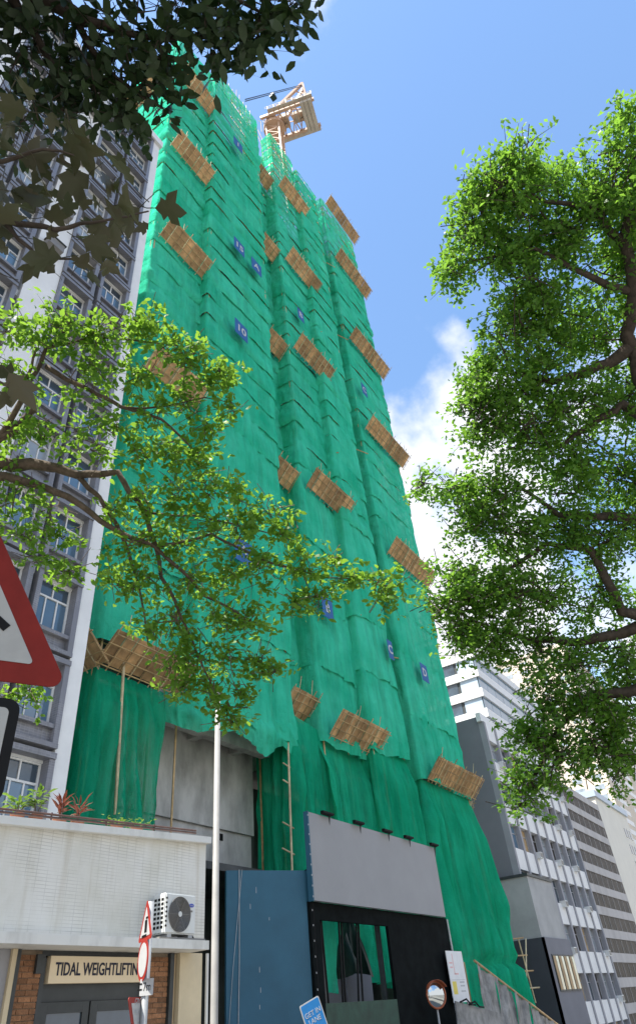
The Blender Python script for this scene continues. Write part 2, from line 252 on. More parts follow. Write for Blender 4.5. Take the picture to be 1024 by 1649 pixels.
# ---------------------------------------------------------------- mesh helpers
def tag(o, label=None, cat=None, group=None, kind=None):
    if label: o['label'] = label
    if cat: o['category'] = cat
    if group: o['group'] = group
    if kind: o['kind'] = kind
    return o
def wloc(o):
    p = Vector((0, 0, 0))
    while o is not None: p += o.location; o = o.parent
    return p
def thing(name, loc, label, cat, group=None):
    o = bpy.data.objects.new(name, None); COL.objects.link(o); o.location = Vector([float(v) for v in loc]); o.empty_display_size = 0.2
    return tag(o, label, cat, group)
class MB:
    def __init__(s): s.v = []; s.f = []
    def add(s, V, F):
        k = len(s.v); s.v.extend([tuple(map(float, p)) for p in V]); s.f.extend([tuple(i + k for i in f) for f in F]); return s
    def box(s, x0, x1, y0, y1, z0, z1):
        return s.add([(x0, y0, z0), (x1, y0, z0), (x1, y1, z0), (x0, y1, z0), (x0, y0, z1), (x1, y0, z1), (x1, y1, z1), (x0, y1, z1)],
                     [(3, 2, 1, 0), (4, 5, 6, 7), (0, 1, 5, 4), (1, 2, 6, 5), (2, 3, 7, 6), (3, 0, 4, 7)])
    def hexa(s, P): return s.add(P, [(3, 2, 1, 0), (4, 5, 6, 7), (0, 1, 5, 4), (1, 2, 6, 5), (2, 3, 7, 6), (3, 0, 4, 7)])
    def beam(s, a, b, w, h=None, up=(0, 0, 1)):
        a = np.array(a, float); b = np.array(b, float); d = b - a; d /= np.linalg.norm(d); h = h or w
        r = np.cross(d, np.array(up, float))
        if np.linalg.norm(r) < 1e-4: r = np.cross(d, np.array((1.0, 0, 0)))
        r /= np.linalg.norm(r); q = np.cross(r, d); r = r * w / 2; q = q * h / 2
        return s.hexa([a - r - q, a + r - q, a + r + q, a - r + q, b - r - q, b + r - q, b + r + q, b - r + q])
    def tube(s, pts, rad, n=6, cap=True):
        P = [np.array(p, float) for p in pts]; rad = [rad] * len(P) if np.isscalar(rad) else rad
        V = []; F = []; ref = None
        for i, p in enumerate(P):
            d = P[min(i + 1, len(P) - 1)] - P[max(i - 1, 0)]; d = d / (np.linalg.norm(d) + 1e-9)
            if ref is None: ref = np.cross(d, (0.31, 0.17, 0.93)); ref = ref if np.linalg.norm(ref) > 0.05 else np.cross(d, (1.0, 0, 0))
            ref = ref - d * (ref @ d); ref /= np.linalg.norm(ref); q = np.cross(d, ref)
            for k in range(n):
                a = 2 * math.pi * k / n; V.append(p + rad[i] * (math.cos(a) * ref + math.sin(a) * q))
        for i in range(len(P) - 1):
            for k in range(n): F.append((i * n + k, i * n + (k + 1) % n, (i + 1) * n + (k + 1) % n, (i + 1) * n + k))
        if cap: F.append(tuple(range(n))[::-1]); F.append(tuple((len(P) - 1) * n + k for k in range(n)))
        return s.add(V, F)
    def plate(s, fr, pts, d0, d1):
        """extrude a 2-D outline (a,b) of frame fr between depths d0 (back) and d1 (front)"""
        n = len(pts); V = [fr(a, b, d0) for a, b in pts] + [fr(a, b, d1) for a, b in pts]
        F = [tuple(range(n))[::-1], tuple(range(n, 2 * n))] + [(i, (i + 1) % n, n + (i + 1) % n, n + i) for i in range(n)]
        return s.add(V, F)
    def grid(s, P):
        r, c = P.shape[:2]; V = P.reshape(-1, 3)
        F = [(i * c + j, i * c + j + 1, (i + 1) * c + j + 1, (i + 1) * c + j) for i in range(r - 1) for j in range(c - 1)]
        return s.add(V, F)
    def mesh(s, name, m, smooth=False, off=(0, 0, 0)):
        me = bpy.data.meshes.new(name); o = np.array(off, float)
        me.from_pydata([(p[0] - o[0], p[1] - o[1], p[2] - o[2]) for p in s.v], [], s.f); me.materials.append(m)
        if smooth: me.polygons.foreach_set('use_smooth', [True] * len(me.polygons))
        return me
    def build(s, name, m, parent=None, smooth=False):
        off = wloc(parent) if parent is not None else (0, 0, 0)
        if parent is None:
            a = np.array(s.v); off = np.array([(a[:, 0].min() + a[:, 0].max()) / 2, (a[:, 1].min() + a[:, 1].max()) / 2, a[:, 2].min()])
        o = bpy.data.objects.new(name, s.mesh(name, m, smooth, off)); COL.objects.link(o)
        if parent is not None: o.parent = parent
        else: o.location = off
        return o
def inst(name, me, parent, loc, rot=None, scale=None):
    o = bpy.data.objects.new(name, me); COL.objects.link(o)
    if parent is not None: o.parent = parent
    o.location = Vector([float(v) for v in loc]) - (wloc(parent) if parent is not None else Vector((0, 0, 0)))
    if rot is not None: o.rotation_euler = rot
    if scale is not None: o.scale = scale
    return o
def copy_tree(o, parent=None):
    c = o.copy(); COL.objects.link(c); c.parent = parent
    for ch in list(o.children): copy_tree(ch, c)
    return c
def frame(o, right, up=(0, 0, 1)):
    o = np.array(o, float); r = np.array(right, float); r /= np.linalg.norm(r); q = np.array(up, float); q = q - r * (q @ r); q /= np.linalg.norm(q)
    nrm = np.cross(r, q)
    f = lambda a, b, c=0.0: o + r * a + q * b + nrm * c
    f.r, f.q, f.n, f.o = r, q, nrm, o
    return f
def rounded(poly, rad, n=5):
    out = []; P = [np.array(p, float) for p in poly]; m = len(P)
    for i in range(m):
        a, b, c = P[i - 1], P[i], P[(i + 1) % m]; u = (a - b) / np.linalg.norm(a - b); v = (c - b) / np.linalg.norm(c - b)
        ang = math.acos(max(-1, min(1, u @ v))); t = rad / math.tan(ang / 2); p0 = b + u * t; p1 = b + v * t
        ctr = b + (u + v) / np.linalg.norm(u + v) * rad / math.sin(ang / 2)
        a0 = math.atan2(*(p0 - ctr)[::-1]); a1 = math.atan2(*(p1 - ctr)[::-1]); da = (a1 - a0 + math.pi) % (2 * math.pi) - math.pi
        for k in range(n + 1): an = a0 + da * k / n; out.append((ctr[0] + rad * math.cos(an), ctr[1] + rad * math.sin(an)))
    return out
def rect(w, h, x=0, y=0): return [(x - w / 2, y - h / 2), (x + w / 2, y - h / 2), (x + w / 2, y + h / 2), (x - w / 2, y + h / 2)]
def circle(r, n=28, x=0, y=0, sx=1): return [(x + sx * r * math.cos(2 * math.pi * k / n), y + r * math.sin(2 * math.pi * k / n)) for k in range(n)]
def text(name, body, size, fr, a, b, d, m, parent, width=None, bold=0.0, ext=0.006, align='CENTER'):
    cu = bpy.data.curves.new(name, 'FONT'); cu.body = body; cu.size = size; cu.align_x = align; cu.align_y = 'CENTER'; cu.extrude = ext; cu.offset = bold; cu.resolution_u = 3
    to = bpy.data.objects.new(name, cu); COL.objects.link(to)
    me = bpy.data.meshes.new_from_object(to.evaluated_get(bpy.context.evaluated_depsgraph_get()))
    bpy.data.objects.remove(to); bpy.data.curves.remove(cu)
    V = np.array([v.co[:] for v in me.vertices]); sc = 1.0
    if width: sc = width / (V[:, 0].max() - V[:, 0].min())
    p0 = wloc(parent)
    for v in me.vertices:
        w = fr(a + v.co.x * sc, b + v.co.y, d + v.co.z); v.co = (w[0] - p0.x, w[1] - p0.y, w[2] - p0.z)
    me.materials.clear(); me.materials.append(m); me.name = name
    o = bpy.data.objects.new(name, me); COL.objects.link(o); o.parent = parent
    return o
def bm_mesh(name, V, F, m, smooth=False):
    """fast mesh from numpy: V (n,3), F (k,3)"""
    me = bpy.data.meshes.new(name); V = np.asarray(V, np.float32); F = np.asarray(F, np.int32)
    me.vertices.add(len(V)); me.vertices.foreach_set('co', V.ravel()); k = F.shape[1]
    me.loops.add(F.size); me.loops.foreach_set('vertex_index', F.ravel()); me.polygons.add(len(F))
    me.polygons.foreach_set('loop_start', np.arange(0, F.size, k, dtype=np.int32)); me.polygons.foreach_set('loop_total', np.full(len(F), k, np.int32))
    if smooth: me.polygons.foreach_set('use_smooth', np.ones(len(F), bool))
    me.update(); me.validate(); me.materials.append(m); return me

# ================================================================ ground, road, pavements
def gz(x):                                   # the street is level here, then runs downhill to the right
    x = np.asarray(x, float); return np.where(x < 24, 0.0, np.where(x < 150, -(x - 24) * 0.15, -18.9))
GX = [-900, -200, -40, 0, 12, 24, 40, 60, 90, 120, 150, 300, 1500]
def strip(name, y0, y1, dz, m, kind='structure'):
    P = np.array([[(x, y, float(gz(x)) + dz) for x in GX] for y in (y0, y1)]); o = MB().grid(P).build(name, m); return tag(o, kind=kind)
strip('ground', -1200, 1500, -0.02, M['earth'])
strip('road', 2.35, 5.9, 0.0, M['asphalt'])
def raised(name, y0, y1, h):
    mb = MB()
    for a, b in zip(GX[:-1], GX[1:]):
        za, zb = float(gz(a)), float(gz(b))
        mb.hexa([(a, y0, za - 0.015), (b, y0, zb - 0.015), (b, y1, zb - 0.015), (a, y1, za - 0.015), (a, y0, za + h), (b, y0, zb + h), (b, y1, zb + h), (a, y1, za + h)])
    return tag(mb.build(name, M['paving']), kind='structure')
raised('pavement', 6.05, 13.9, 0.125); raised('pavement', -8, 2.2, 0.125)
raised('kerb', 5.9, 6.05, 0.13); raised('kerb', 2.2, 2.35, 0.13)
mk = MB()
for i in range(-4, 10): mk.box(i * 4.0, i * 4.0 + 2.0, 4.07, 4.17, 0.004, 0.0055)
tag(mk.build('road_markings', M['pavewhite']), kind='structure')

# ================================================================ tower wrapped in green net
TW = thing('netted_tower', (16.2, 20, 0), 'tall tower under construction wrapped in bright green scaffold netting', 'tower')
def net_surface(path, z0, z1, dz, outf, zf, col_per_m, rows, path2=None):
    """grid over a plan path; outf(a,w) outward offset, zf(a,w) height offset. path2 = plan path at the bottom"""
    P = np.array(path, float); seg = np.linalg.norm(np.diff(P, axis=0), axis=1); L = np.concatenate([[0], np.cumsum(seg)])
    n = max(6, int(L[-1] * col_per_m)); a = np.unique(np.concatenate([np.linspace(0, L[-1], n), L]))
    def pos(P):
        x = np.interp(a, L, P[:, 0]); y = np.interp(a, L, P[:, 1]); d = np.diff(P, axis=0); d = d / np.linalg.norm(d, axis=1)[:, None]
        nn = np.stack([d[:, 1], -d[:, 0]], 1); acc = np.zeros((len(a), 2))
        for e in np.linspace(-0.07, 0.07, 5):
            k = np.clip(np.searchsorted(L, np.clip(a + e, 0, L[-1] - 1e-6), side='right') - 1, 0, len(nn) - 1); acc += nn[k]
        acc /= np.linalg.norm(acc, axis=1)[:, None] + 1e-6
        return np.stack([x, y], 1), acc
    xy, nr = pos(P); w = np.linspace(0, 1, rows)
    if path2 is not None:
        xy2, nr2 = pos(np.array(path2, float))
    A, W = np.meshgrid(a, w); O = outf(A, W); Z = z0 + (z1 - z0) * W + zf(A, W)
    if path2 is not None: XY = xy2[None] * (1 - W[..., None]) + xy[None] * W[..., None]
    else: XY = np.broadcast_to(xy[None], A.shape + (2,))
    XY = XY + nr[None] * O[..., None]
    return np.concatenate([XY, Z[..., None]], -1)
def grid_obj(name, P, m, parent):
    r, c = P.shape[:2]; idx = np.arange(r * c).reshape(r, c)
    F = np.stack([idx[:-1, :-1], idx[:-1, 1:], idx[1:, 1:], idx[1:, :-1]], -1).reshape(-1, 4)
    p0 = np.array(wloc(parent)); o = bpy.data.objects.new(name, bm_mesh(name, P.reshape(-1, 3) - p0, F, m, True)); COL.objects.link(o); o.parent = parent
    return o
LIFT = 2.34
NETS = [  # plan path, bottom, top-left, top-right, ragged lifts at the top
    ([(16.2, 28), (16.2, 20.8), (21.1, 20.8)], 15.2, 86.5, 90.0, 0),
    ([(21.1, 20.9), (21.1, 20.0), (28.7, 20.0), (28.7, 21.9)], 13.5, 89.5, 92.0, 1),
    ([(28.5, 21.85), (32.3, 21.85)], 15.2, 90, 90, 3),
    ([(32.3, 21.9), (32.3, 20.4), (36.9, 20.4)], 14.6, 95.5, 96.0, 3),
    ([(36.9, 20.5), (36.9, 19.7), (41.4, 19.7), (41.4, 22.9)], 15.2, 92.5, 92.5, 1),
    ([(41.2, 22.8), (44.0, 22.8)], 15.2, 90, 90, 0),
    ([(44.0, 22.9), (44.0, 20.0), (52.4, 20.0), (52.4, 30)], 14.6, 96.6, 96.6, 2)]
def make_strip(path, z0, z1, seed, amp, m, toptilt=None):
    """one lift of netting: pulled flat by ties at uneven distances, hem hanging over the lift below"""
    T = 2.2 + 1.8 * random.random(); ph = random.random() * 10; sx = seed * 17.3
    sag = 0.05 + 0.16 * random.random() ** 2; lean = random.uniform(-1, 1); hemv = random.random()
    def c(A): return np.abs(np.sin(np.pi * (A + ph) / T + 1.1 * vnoise(A * 0.4 + sx, A * 0))) ** 0.6
    def big(A): return np.clip(0.45 + 0.9 * vnoise(A * 0.30 + sx, A * 0 + seed), 0.05, 1.3)
    vf = float(np.clip((50 - (z0 + z1) / 2) / 28, 0, 1))
    def outf(A, W):
        B = (W / 0.20) * np.exp(1 - W / 0.20); S = np.sin(np.pi * np.clip(W, 0, 1)) ** .7
        over = np.clip(0.55 + 0.9 * vnoise(A * 0.6 + sx, A * 0 + 3 * seed), 0.12, 1)
        o = 0.02 + 0.15 * (1 - W) ** 1.5 * over + amp * B * (0.3 + 0.7 * c(A)) * big(A)
        o += 0.06 * vnoise(A * 0.55 + W * lean + sx, W * 0.9 + seed) * S
        for q, (fa, fw, h) in enumerate(((1.05, 1.5 * lean, .09), (1.6, -1.9, .06), (0.8, 2.3, .08))):
            n_ = vnoise(A * fa + W * fw + sx + 31 * q, W * 0.45 + seed * (1.3 + q)); o += (1 - .5 * vf) * h * np.clip(1 - np.abs(n_) * 3.2, 0, 1) ** 1.5 * S
        zz = z0 + (z1 - z0) * W
        pl_ = np.abs(np.sin(np.pi * (A * .62 + 1.3 * vnoise(A * .3 + 11, zz * .05) + .35 * vnoise(zz * .35, A * .25)))) ** .45
        md = np.clip(.5 + .8 * vnoise(A * .45 + 5, zz * .13), .05, 1.2)
        o += vf * (.30 * pl_ * md + .12 * np.clip(1 - 2.2 * np.abs(vnoise(A * 1.9 + .2 * zz + seed, zz * .3)), 0, 1) + .03 * vnoise(A * 2.7 + .1 * zz, zz * .12))
        o += 0.012 * vnoise(A * 5 + sx, W * 2.5 + seed)
        return o
    def zf(A, W):
        zz = -(0.10 + sag * c(A) * big(A)) * (1 - W) ** 2 + (0.16 + .12 * hemv) * vnoise(A * 0.38 + sx, A * 0 + 7) * (1 - W) + .07 * vnoise(A * 1.3 + sx, A * 0) * (1 - W) ** 3
        if toptilt is not None: zz = zz + toptilt(A) * W + 0.22 * vnoise(A * 1.6, A * 0 + seed) * W ** 3
        return zz
    grid_obj('net_panel', net_surface(path, z0, z1, 0, outf, zf, 8.0, 13), m, TW)
k = 0
for path, zb, ztl, ztr, rag in NETS:
    P = np.array(path); L = np.linalg.norm(np.diff(P, axis=0), axis=1).sum(); zt_ = min(ztl, ztr)
    hs = [zb]
    while hs[-1] < zt_ - 3.2: hs.append(hs[-1] + (LIFT * 2 if hs[-1] < 33 else LIFT) * random.uniform(.9, 1.1))
    hs.append(zt_); nl = len(hs) - 1
    for i in range(nl):
        k += 1; last = i == nl - 1
        tt = (lambda A, L=L, d0=ztl - zt_, d1=ztr - zt_: d0 + (d1 - d0) * A / L) if last else None
        make_strip(path, hs[i], hs[i + 1] + 0.12, k, 0.07 + 0.20 * random.random() ** 2, M['net_thin'] if i >= nl - rag else M['net'], tt)
# drapes below the lowest catch platform: long vertical folds
def drape(path, z0, z1, seed, amp, m, path2=None, cinch=None, name='net_drape', freq=1.0):
    def outf(A, W):
        ph = A * .95 * freq + 1.2 * vnoise(A * .4 + seed * 3, W * 1.1 + seed) + .30 * vnoise(W * 3 + seed, A * .3)
        md = np.clip(.55 + .8 * vnoise(A * .6 + seed, W * 1.5 + 4), .1, 1.2)
        o = .05 + 1.9 * amp * np.abs(np.sin(np.pi * ph)) ** .5 * md + .6 * amp * np.clip(1 - 2.4 * np.abs(vnoise(A * 2.2 + 1.5 * W + seed, W * 2.5)), 0, 1) + .08 * vnoise(A * .5, W * 3 + seed)
        pin = np.clip((1 - W) / 0.16, 0.06, 1)
        if cinch:
            for cw in cinch: pin = pin * (1 - 0.75 * np.exp(-((W - cw) / 0.012) ** 2))
        return o * pin
    def zf(A, W): return 0.25 * vnoise(A * 1.1 + seed, A * 0) * (1 - W) ** 6
    return grid_obj(name, net_surface(path, z0, z1, 0, outf, zf, 14.0, 44, path2), m, TW)
drape([(16.2, 28), (16.2, 20.75), (20.0, 20.75)], 5.0, 13.9, 1, 0.28, M['net_low'], [(16.0, 28), (16.1, 20.7), (19.5, 20.6)])
drape([(28.75, 22.3), (28.75, 20.1), (32.6, 20.6)], 3.0, 15.2, 2, 0.30, M['net_low'])
drape([(31.9, 20.55), (37.1, 20.55)], 3.0, 14.7, 3, 0.38, M['net_low'], freq=0.8)
drape([(36.8, 20.4), (36.9, 19.7), (41.4, 19.7), (41.4, 21.5)], 3.0, 15.2, 4, 0.32, M['net_low'])
drape([(41.2, 21.4), (44.0, 21.2)], 3.0, 15.2, 5, 0.2, M['net_low'])
drape([(44.0, 21.4), (44.0, 20.0), (52.4, 20.05), (52.4, 30)], -3.0, 14.6, 6, 0.40, M['net_low'], [(42.8, 21.4), (42.6, 19.6), (53.3, 19.4), (54.4, 30)], cinch=[0.40], freq=0.8)
drape([(52.6, 21.0), (56.2, 20.2)], -3.5, 3.6, 7, 0.15, M['net_low'], [(53.6, 21.0), (57.4, 20.4)])
# the rolled-up hem over the concrete opening
def hem(A, W): return 0.10 + 0.24 * np.sin(np.pi * W) * (0.7 + 0.5 * vnoise(A * 1.4, W * 2)) + .10 * np.clip(1 - 2.5 * np.abs(vnoise(A * 2.1 + W * 1.5, W * 1.5)), 0, 1) + .04 * vnoise(A * 6 + W * 3, W * 4)
grid_obj('net_hem', net_surface([(20.3, 20.9), (21.0, 19.95), (28.9, 19.95), (28.95, 21.4)], 12.85, 14.4, 0, hem,
         lambda A, W: (0.28 * vnoise(A * 0.8 + 4, A * 0) - 0.45 * np.abs(np.sin(A * 0.8)) * (1 - W)) * (1 - W), 16, 18), M['net'], TW)
# concrete frame behind the nets
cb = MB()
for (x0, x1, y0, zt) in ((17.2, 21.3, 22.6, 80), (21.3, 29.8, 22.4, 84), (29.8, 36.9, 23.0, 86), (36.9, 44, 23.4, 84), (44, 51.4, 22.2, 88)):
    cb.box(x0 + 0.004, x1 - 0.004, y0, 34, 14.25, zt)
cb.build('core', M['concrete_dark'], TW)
sl = MB()
for i in range(32):
    z = 14.0 + i * LIFT; sl.box(16.9, 41.0, 21.95 if i % 2 else 21.97, 22.15, z, z + 0.16); sl.box(44.3, 51.7, 21.95 if i % 2 else 21.97, 22.15, z, z + 0.16)
sl.build('slab_edge', M['concrete'], TW)
sf = MB()
for path, zb, ztl, ztr, rag in NETS:
    for (xa, ya), (xb, yb) in zip(path[:-1], path[1:]):
        nx_, ny_ = (yb - ya), -(xb - xa); ll = math.hypot(nx_, ny_); nx_, ny_ = -nx_ / ll * .16, -ny_ / ll * .16; n_ = max(1, int(ll / 1.4))
        for i in range(n_ + 1): q = i / n_; x_, y_ = xa + (xb - xa) * q + nx_, ya + (yb - ya) * q + ny_; sf.tube([(x_, y_, zb - (10 if zb > 14 else 0)), (x_, y_, min(ztl, ztr))], .05, 4, False)
        for z_ in np.arange(zb, min(ztl, ztr), LIFT / 2): sf.tube([(xa + nx_ * 1.4, ya + ny_ * 1.4, z_), (xb + nx_ * 1.4, yb + ny_ * 1.4, z_)], .045, 4, False)
tag(sf.build('scaffold_frame', M['bamboo'], TW), kind='stuff')
# the opening: soffit, beams, wall, lower beam, void
MB().box(19.9, 31.5, 20.95, 30, 13.75, 14.2).build('soffit', M['concrete'], TW)
for y in (21.3,): MB().box(20.0, 28.6, y, y + 0.45, 13.0, 13.748).build('beam', M['concrete'], TW)
for x in (23.5, 26.6): MB().box(x, x + 0.4, 21.76, 22.55, 13.1, 13.747).build('beam', M['concrete'], TW)
MB().box(18.5, 28.6, 22.6, 23.0, 9.45, 13.746).build('concrete_wall', M['concrete'], TW)
MB().box(18.5, 28.55, 22.75, 23.15, 7.9, 9.447).build('concrete_wall', M['concrete'], TW)
pk = MB()
for x, z in ((21.6, 9.0), (25.9, 8.75), (26.15, 8.98)): pk.box(x, x + 0.22, 22.72, 22.9, z, z + 0.3)
pk.build('wall_pocket', M['blackpaint'], TW)
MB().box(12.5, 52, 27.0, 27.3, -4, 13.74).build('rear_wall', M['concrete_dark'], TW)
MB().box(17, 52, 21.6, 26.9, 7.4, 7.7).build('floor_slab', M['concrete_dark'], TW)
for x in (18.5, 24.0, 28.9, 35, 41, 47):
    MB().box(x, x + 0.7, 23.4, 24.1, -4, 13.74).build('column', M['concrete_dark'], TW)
# bamboo catch platforms
board_me = MB().box(-0.5, 0.5, -0.5, 0.5, -0.5, 0.5).mesh('board', M['board'])
pole_me = MB().tube([(0, 0, -0.5), (0, 0, 0.5)], 1.0, 6).mesh('bamboo_pole', M['bamboo'])
pole2_me = MB().tube([(0, 0, -0.5), (0, 0, 0.5)], 1.0, 6).mesh('bamboo_pole', M['bamboo_pale'])
def pole(parent, a, b, r=0.04, me=None, name='bamboo_pole'):
    a = Vector([float(v) for v in a]); b = Vector([float(v) for v in b]); d = b - a
    return inst(name, me or pole_me, parent, (a + b) / 2, d.to_track_quat('Z', 'Y').to_euler(), (r, r, d.length))
def platform(x0, x1, y, z, out=1.1, rise=1.2, side=False):
    """side=True: along a left-facing wall, x0..x1 are y values and y is the x of the wall"""
    e = bpy.data.objects.new('catch_platform', None); COL.objects.link(e); e.parent = TW
    sg = -1 if side == 'right' else 1
    T = (lambda s, o, h: (y - sg * o, s, z + h)) if side else (lambda s, o, h: (s, y - o, z + h))
    e.location = Vector(T((x0 + x1) / 2, 0, 0)) - TW.location; e.empty_display_size = 0.2
    L = x1 - x0; nb = max(2, int(round(L / 0.62))); slope = math.atan2(rise, out); W = math.hypot(out, rise); bw = L / nb
    for i in range(nb):
        jw = 0.09 * (random.random() - 0.5); c = T(x0 + bw * (i + 0.5), out / 2 + 0.03, rise / 2 + 0.05 + jw * 0.5)
        rot = (-slope, 0, 0) if not side else (0, 0, 0)
        if side: rot = (Matrix.Rotation(R(-90 * sg), 4, 'Z') @ Matrix.Rotation(-slope, 4, 'X')).to_euler()
        inst('board', board_me, e, c, rot, (bw - 0.03, W * (0.98 + 0.05 * random.random()), 0.025))
    off = 0.10
    for i in range(nb + 1):
        s = x0 + bw * i + 0.08 * (random.random() - 0.5); k2 = 1.04 + 0.26 * random.random() ** 2
        o1 = -0.1; pole(e, T(s, o1 * out + 0.06, o1 * rise - off + 0.02), T(s, out * k2 + 0.06, rise * k2 - off + 0.02), 0.03, pole2_me if random.random() < .5 else pole_me)
    for q in (0.05, 0.36, 0.68, 0.97):
        pole(e, T(x0 - 0.25 * random.random(), out * q + 0.05, rise * q - off - 0.03), T(x1 + 0.25 * random.random(), out * q + 0.05, rise * q - off - 0.03), 0.03, pole_me)
    for i in range(1, nb):
        if random.random() < .3: s = x0 + bw * i; pole(e, T(s, out * .95, rise * .95), T(s + 0.3 * (random.random() - .5), out * 1.0 + 0.15, rise + 0.55 + 0.4 * random.random()), 0.022, pole2_me)
    return e
ZP = lambda f, D: 1.6 + f * D
for f in (1.50, 2.20, 2.91, 3.64): platform(16.5, 20.9, 20.5, ZP(f, 20.8))
platform(15.9, 20.6, 20.45, 13.9, rise=1.0); platform(20.0, 26.0, 16.15, 13.9, rise=1.0, side=True)
platform(21.0, 27.5, 16.15, ZP(3.64, 20.8), side=True)
for f in (0.66, 1.50, 2.22, 2.96, 3.68): platform(29.6, 32.1, 21.4, ZP(f, 21.5))
for f in (0.66, 1.605, 2.43, 3.16, 3.95): platform(32.5, 38.0 if f < 3.5 else 37.6, 20.0, ZP(f, 20.1))
for f in (0.66, 1.63, 2.41, 3.16, 4.02, 4.74): platform(44.3, 52.3, 19.6, ZP(f, 19.7))
for f in (0.60, 1.30, 2.12, 2.86, 3.62):
    platform(20.2, 23.0, 52.5, ZP(f, 19.9), side='right')
# short bamboo stubs and struts on the setback walls
for f in (1.15, 1.38, 1.62, 1.95, 2.42, 2.8, 3.3, 3.7):
    z = ZP(f, 20); pole(TW, (36.7, 20.5, z), (37.5, 19.45, z + 0.03), 0.05)
for f in (1.1, 2.2, 3.1, 3.85): z = ZP(f, 20); pole(TW, (41.7, 20.9, z), (44.3, 19.8, z + 0.05), 0.05)
# scaffold standing above the nets
for (x0, x1, y, zt, n) in ((16.4, 21, 20.9, 87, 14), (21.3, 28.6, 20.1, 91, 22), (29, 32, 21.8, 89.5, 8), (32.5, 36.8, 20.6, 94.5, 16), (37, 41.2, 20, 92, 14), (41.5, 44, 21.7, 88, 8), (44.2, 52.2, 20.3, 94.5, 18)):
    for i in range(n):
        x = x0 + (x1 - x0) * (i + random.random() * .6) / n; yy = y + (0.4 if i % 2 == 0 else 1.4); pole(TW, (x, yy, zt - 4), (x + 0.3 * (random.random() - .5), yy + 0.2 * (random.random() - .5), zt + 1.2 + 2.6 * random.random()), 0.04, pole2_me)
    for q in range(2):
        pole(TW, (x0, y + 0.4 + q, zt + 0.9 + q * 0.7), (x1, y + 0.4 + q, zt + 0.9 + q * 0.7), 0.04, pole2_me)
for i in range(10):
    x = 33 + i * 0.75; z = 96.5 - i * 0.25; pole(TW, (x, 20.9, z), (x + 0.9, 21.3, z + 2.0), 0.04, pole2_me)
for i in range(26):
    p = on_y(random.uniform(414, 446), random.uniform(188, 226), 24.0) ; q = np.array([random.uniform(-1.6, 1.6), random.uniform(-.6, .6), random.choice([.4, 3.5, 5])]) ; pole(TW, p - q * .5, p + q * .5, .05, pole2_me)
for i in range(9):
    x = 28.9 + i * .45; pole(TW, (x, 24.0, 84), (x, 24.0, 103 + 6 * random.random()), .05, pole2_me)
# long poles on the lower drapes
pole(TW, on_y(200, 1066, 20.2), on_y(186, 1312, 20.2), 0.06, pole2_me)
pole(TW, on_y(464, 1196, 19.8), on_y(471, 1420, 19.8), 0.055, pole2_me)
for py in (1235, 1262, 1330, 1372): p = on_y(468, py, 19.75); pole(TW, p + np.array([-0.5, 0.1, 0.12]), p + np.array([0.45, 0.1, -0.05]), 0.035, pole2_me)
# bamboo frame at the foot of the tower, right end
FX = 20.0
for a, b in (((800, 1515), (842, 1510)), ((805, 1541), (848, 1538)), ((812, 1566), (858, 1563)), ((822, 1594), (868, 1590)), ((846, 1512), (848, 1612)), ((812, 1508), (830, 1600)), ((834, 1512), (862, 1615))):
    pole(TW, on_y(*a, FX), on_y(*b, FX + 0.02), 0.05, pole2_me if a[0] > 820 else pole_me)
# number and letter sheets tied on the net
def banner(txt, f, s, D, w, h, tilt=0.0):
    z = ZP(f, D); fr = frame((s * D, D - 0.72, z), (math.cos(tilt), 0.0, math.sin(tilt)))
    q = MB().plate(fr, rect(w, h), -0.01, 0.01).build('banner', M['banner'], TW)
    if txt: text('lettering', txt, h * 0.62, fr, 0, 0, 0.02, M['signwhite'], q, width=w * 0.62 if len(txt) > 1 else None, bold=0.02)
banner('10', 2.09, 1.207, 20, 1.5, 1.7); banner('15', 2.67, 1.203, 20, 1.4, 1.7); banner('A', 2.67, 1.322, 20, 1.4, 1.7); banner('1', 3.67, 1.207, 20, 1.4, 1.8)
banner('B', 2.70, 1.665, 20.4, 1.0, 1.7); banner('C', 2.69, 2.257, 20, 1.1, 1.7); banner('D', 1.075, 2.330, 20, 1.2, 1.5); banner('C', 1.075, 2.05, 19.7, 0.75, 1.5); banner('B', 1.07, 1.63, 20.4, 1.3, 1.5); banner('A', 1.07, 1.20, 20, 1.5, 1.6)

# ================================================================ tower crane above the roof
ZC = 113.0
B0 = on_z(436, 207, ZC); E0 = on_z(511, 180, ZC); dv = E0 - B0; Lc = np.linalg.norm(dv); dv /= Lc; sd = np.array([-dv[1], dv[0], 0])
CR = thing('tower_crane', (B0[0], B0[1], 84), 'orange-tan tower crane rear deck with A-frame on top of the netted tower', 'crane')
WD = 1.9
for s in (-1, 1): MB().beam(B0 - dv * 1 + sd * WD * s, E0 + sd * WD * s, 0.35, 0.7).build('deck_beam', M['crane'], CR)
dk = MB()
for i in range(9):
    p = B0 + dv * (i + 0.5) / 9 * Lc; dk.beam(p - sd * (WD + 0.55), p + sd * (WD + 0.55), 0.12, 0.16)
dk.build('deck_crossbar', M['crane'], CR)
for k_, (a_, b_, w_, h_) in enumerate(((.14, .40, .9, 1.5), (.48, .70, .7, 1.2))):
    MB().hexa([B0 + dv * Lc * u_ + sd * v_ + (0, 0, z_) for z_ in (.3, h_) for u_, v_ in ((a_, -w_), (b_, -w_), (b_, w_), (a_, w_))]).build('winch_housing', M['crane_grey'], CR)
for i in range(5):
    p, q = B0 + dv * Lc * (.08 + .17 * i), B0 + dv * Lc * (.25 + .17 * i)
    for sg_ in (-1, 1): MB().beam(p - sd * WD * sg_, q + sd * WD * sg_, .14).build('deck_brace', M['crane'], CR)
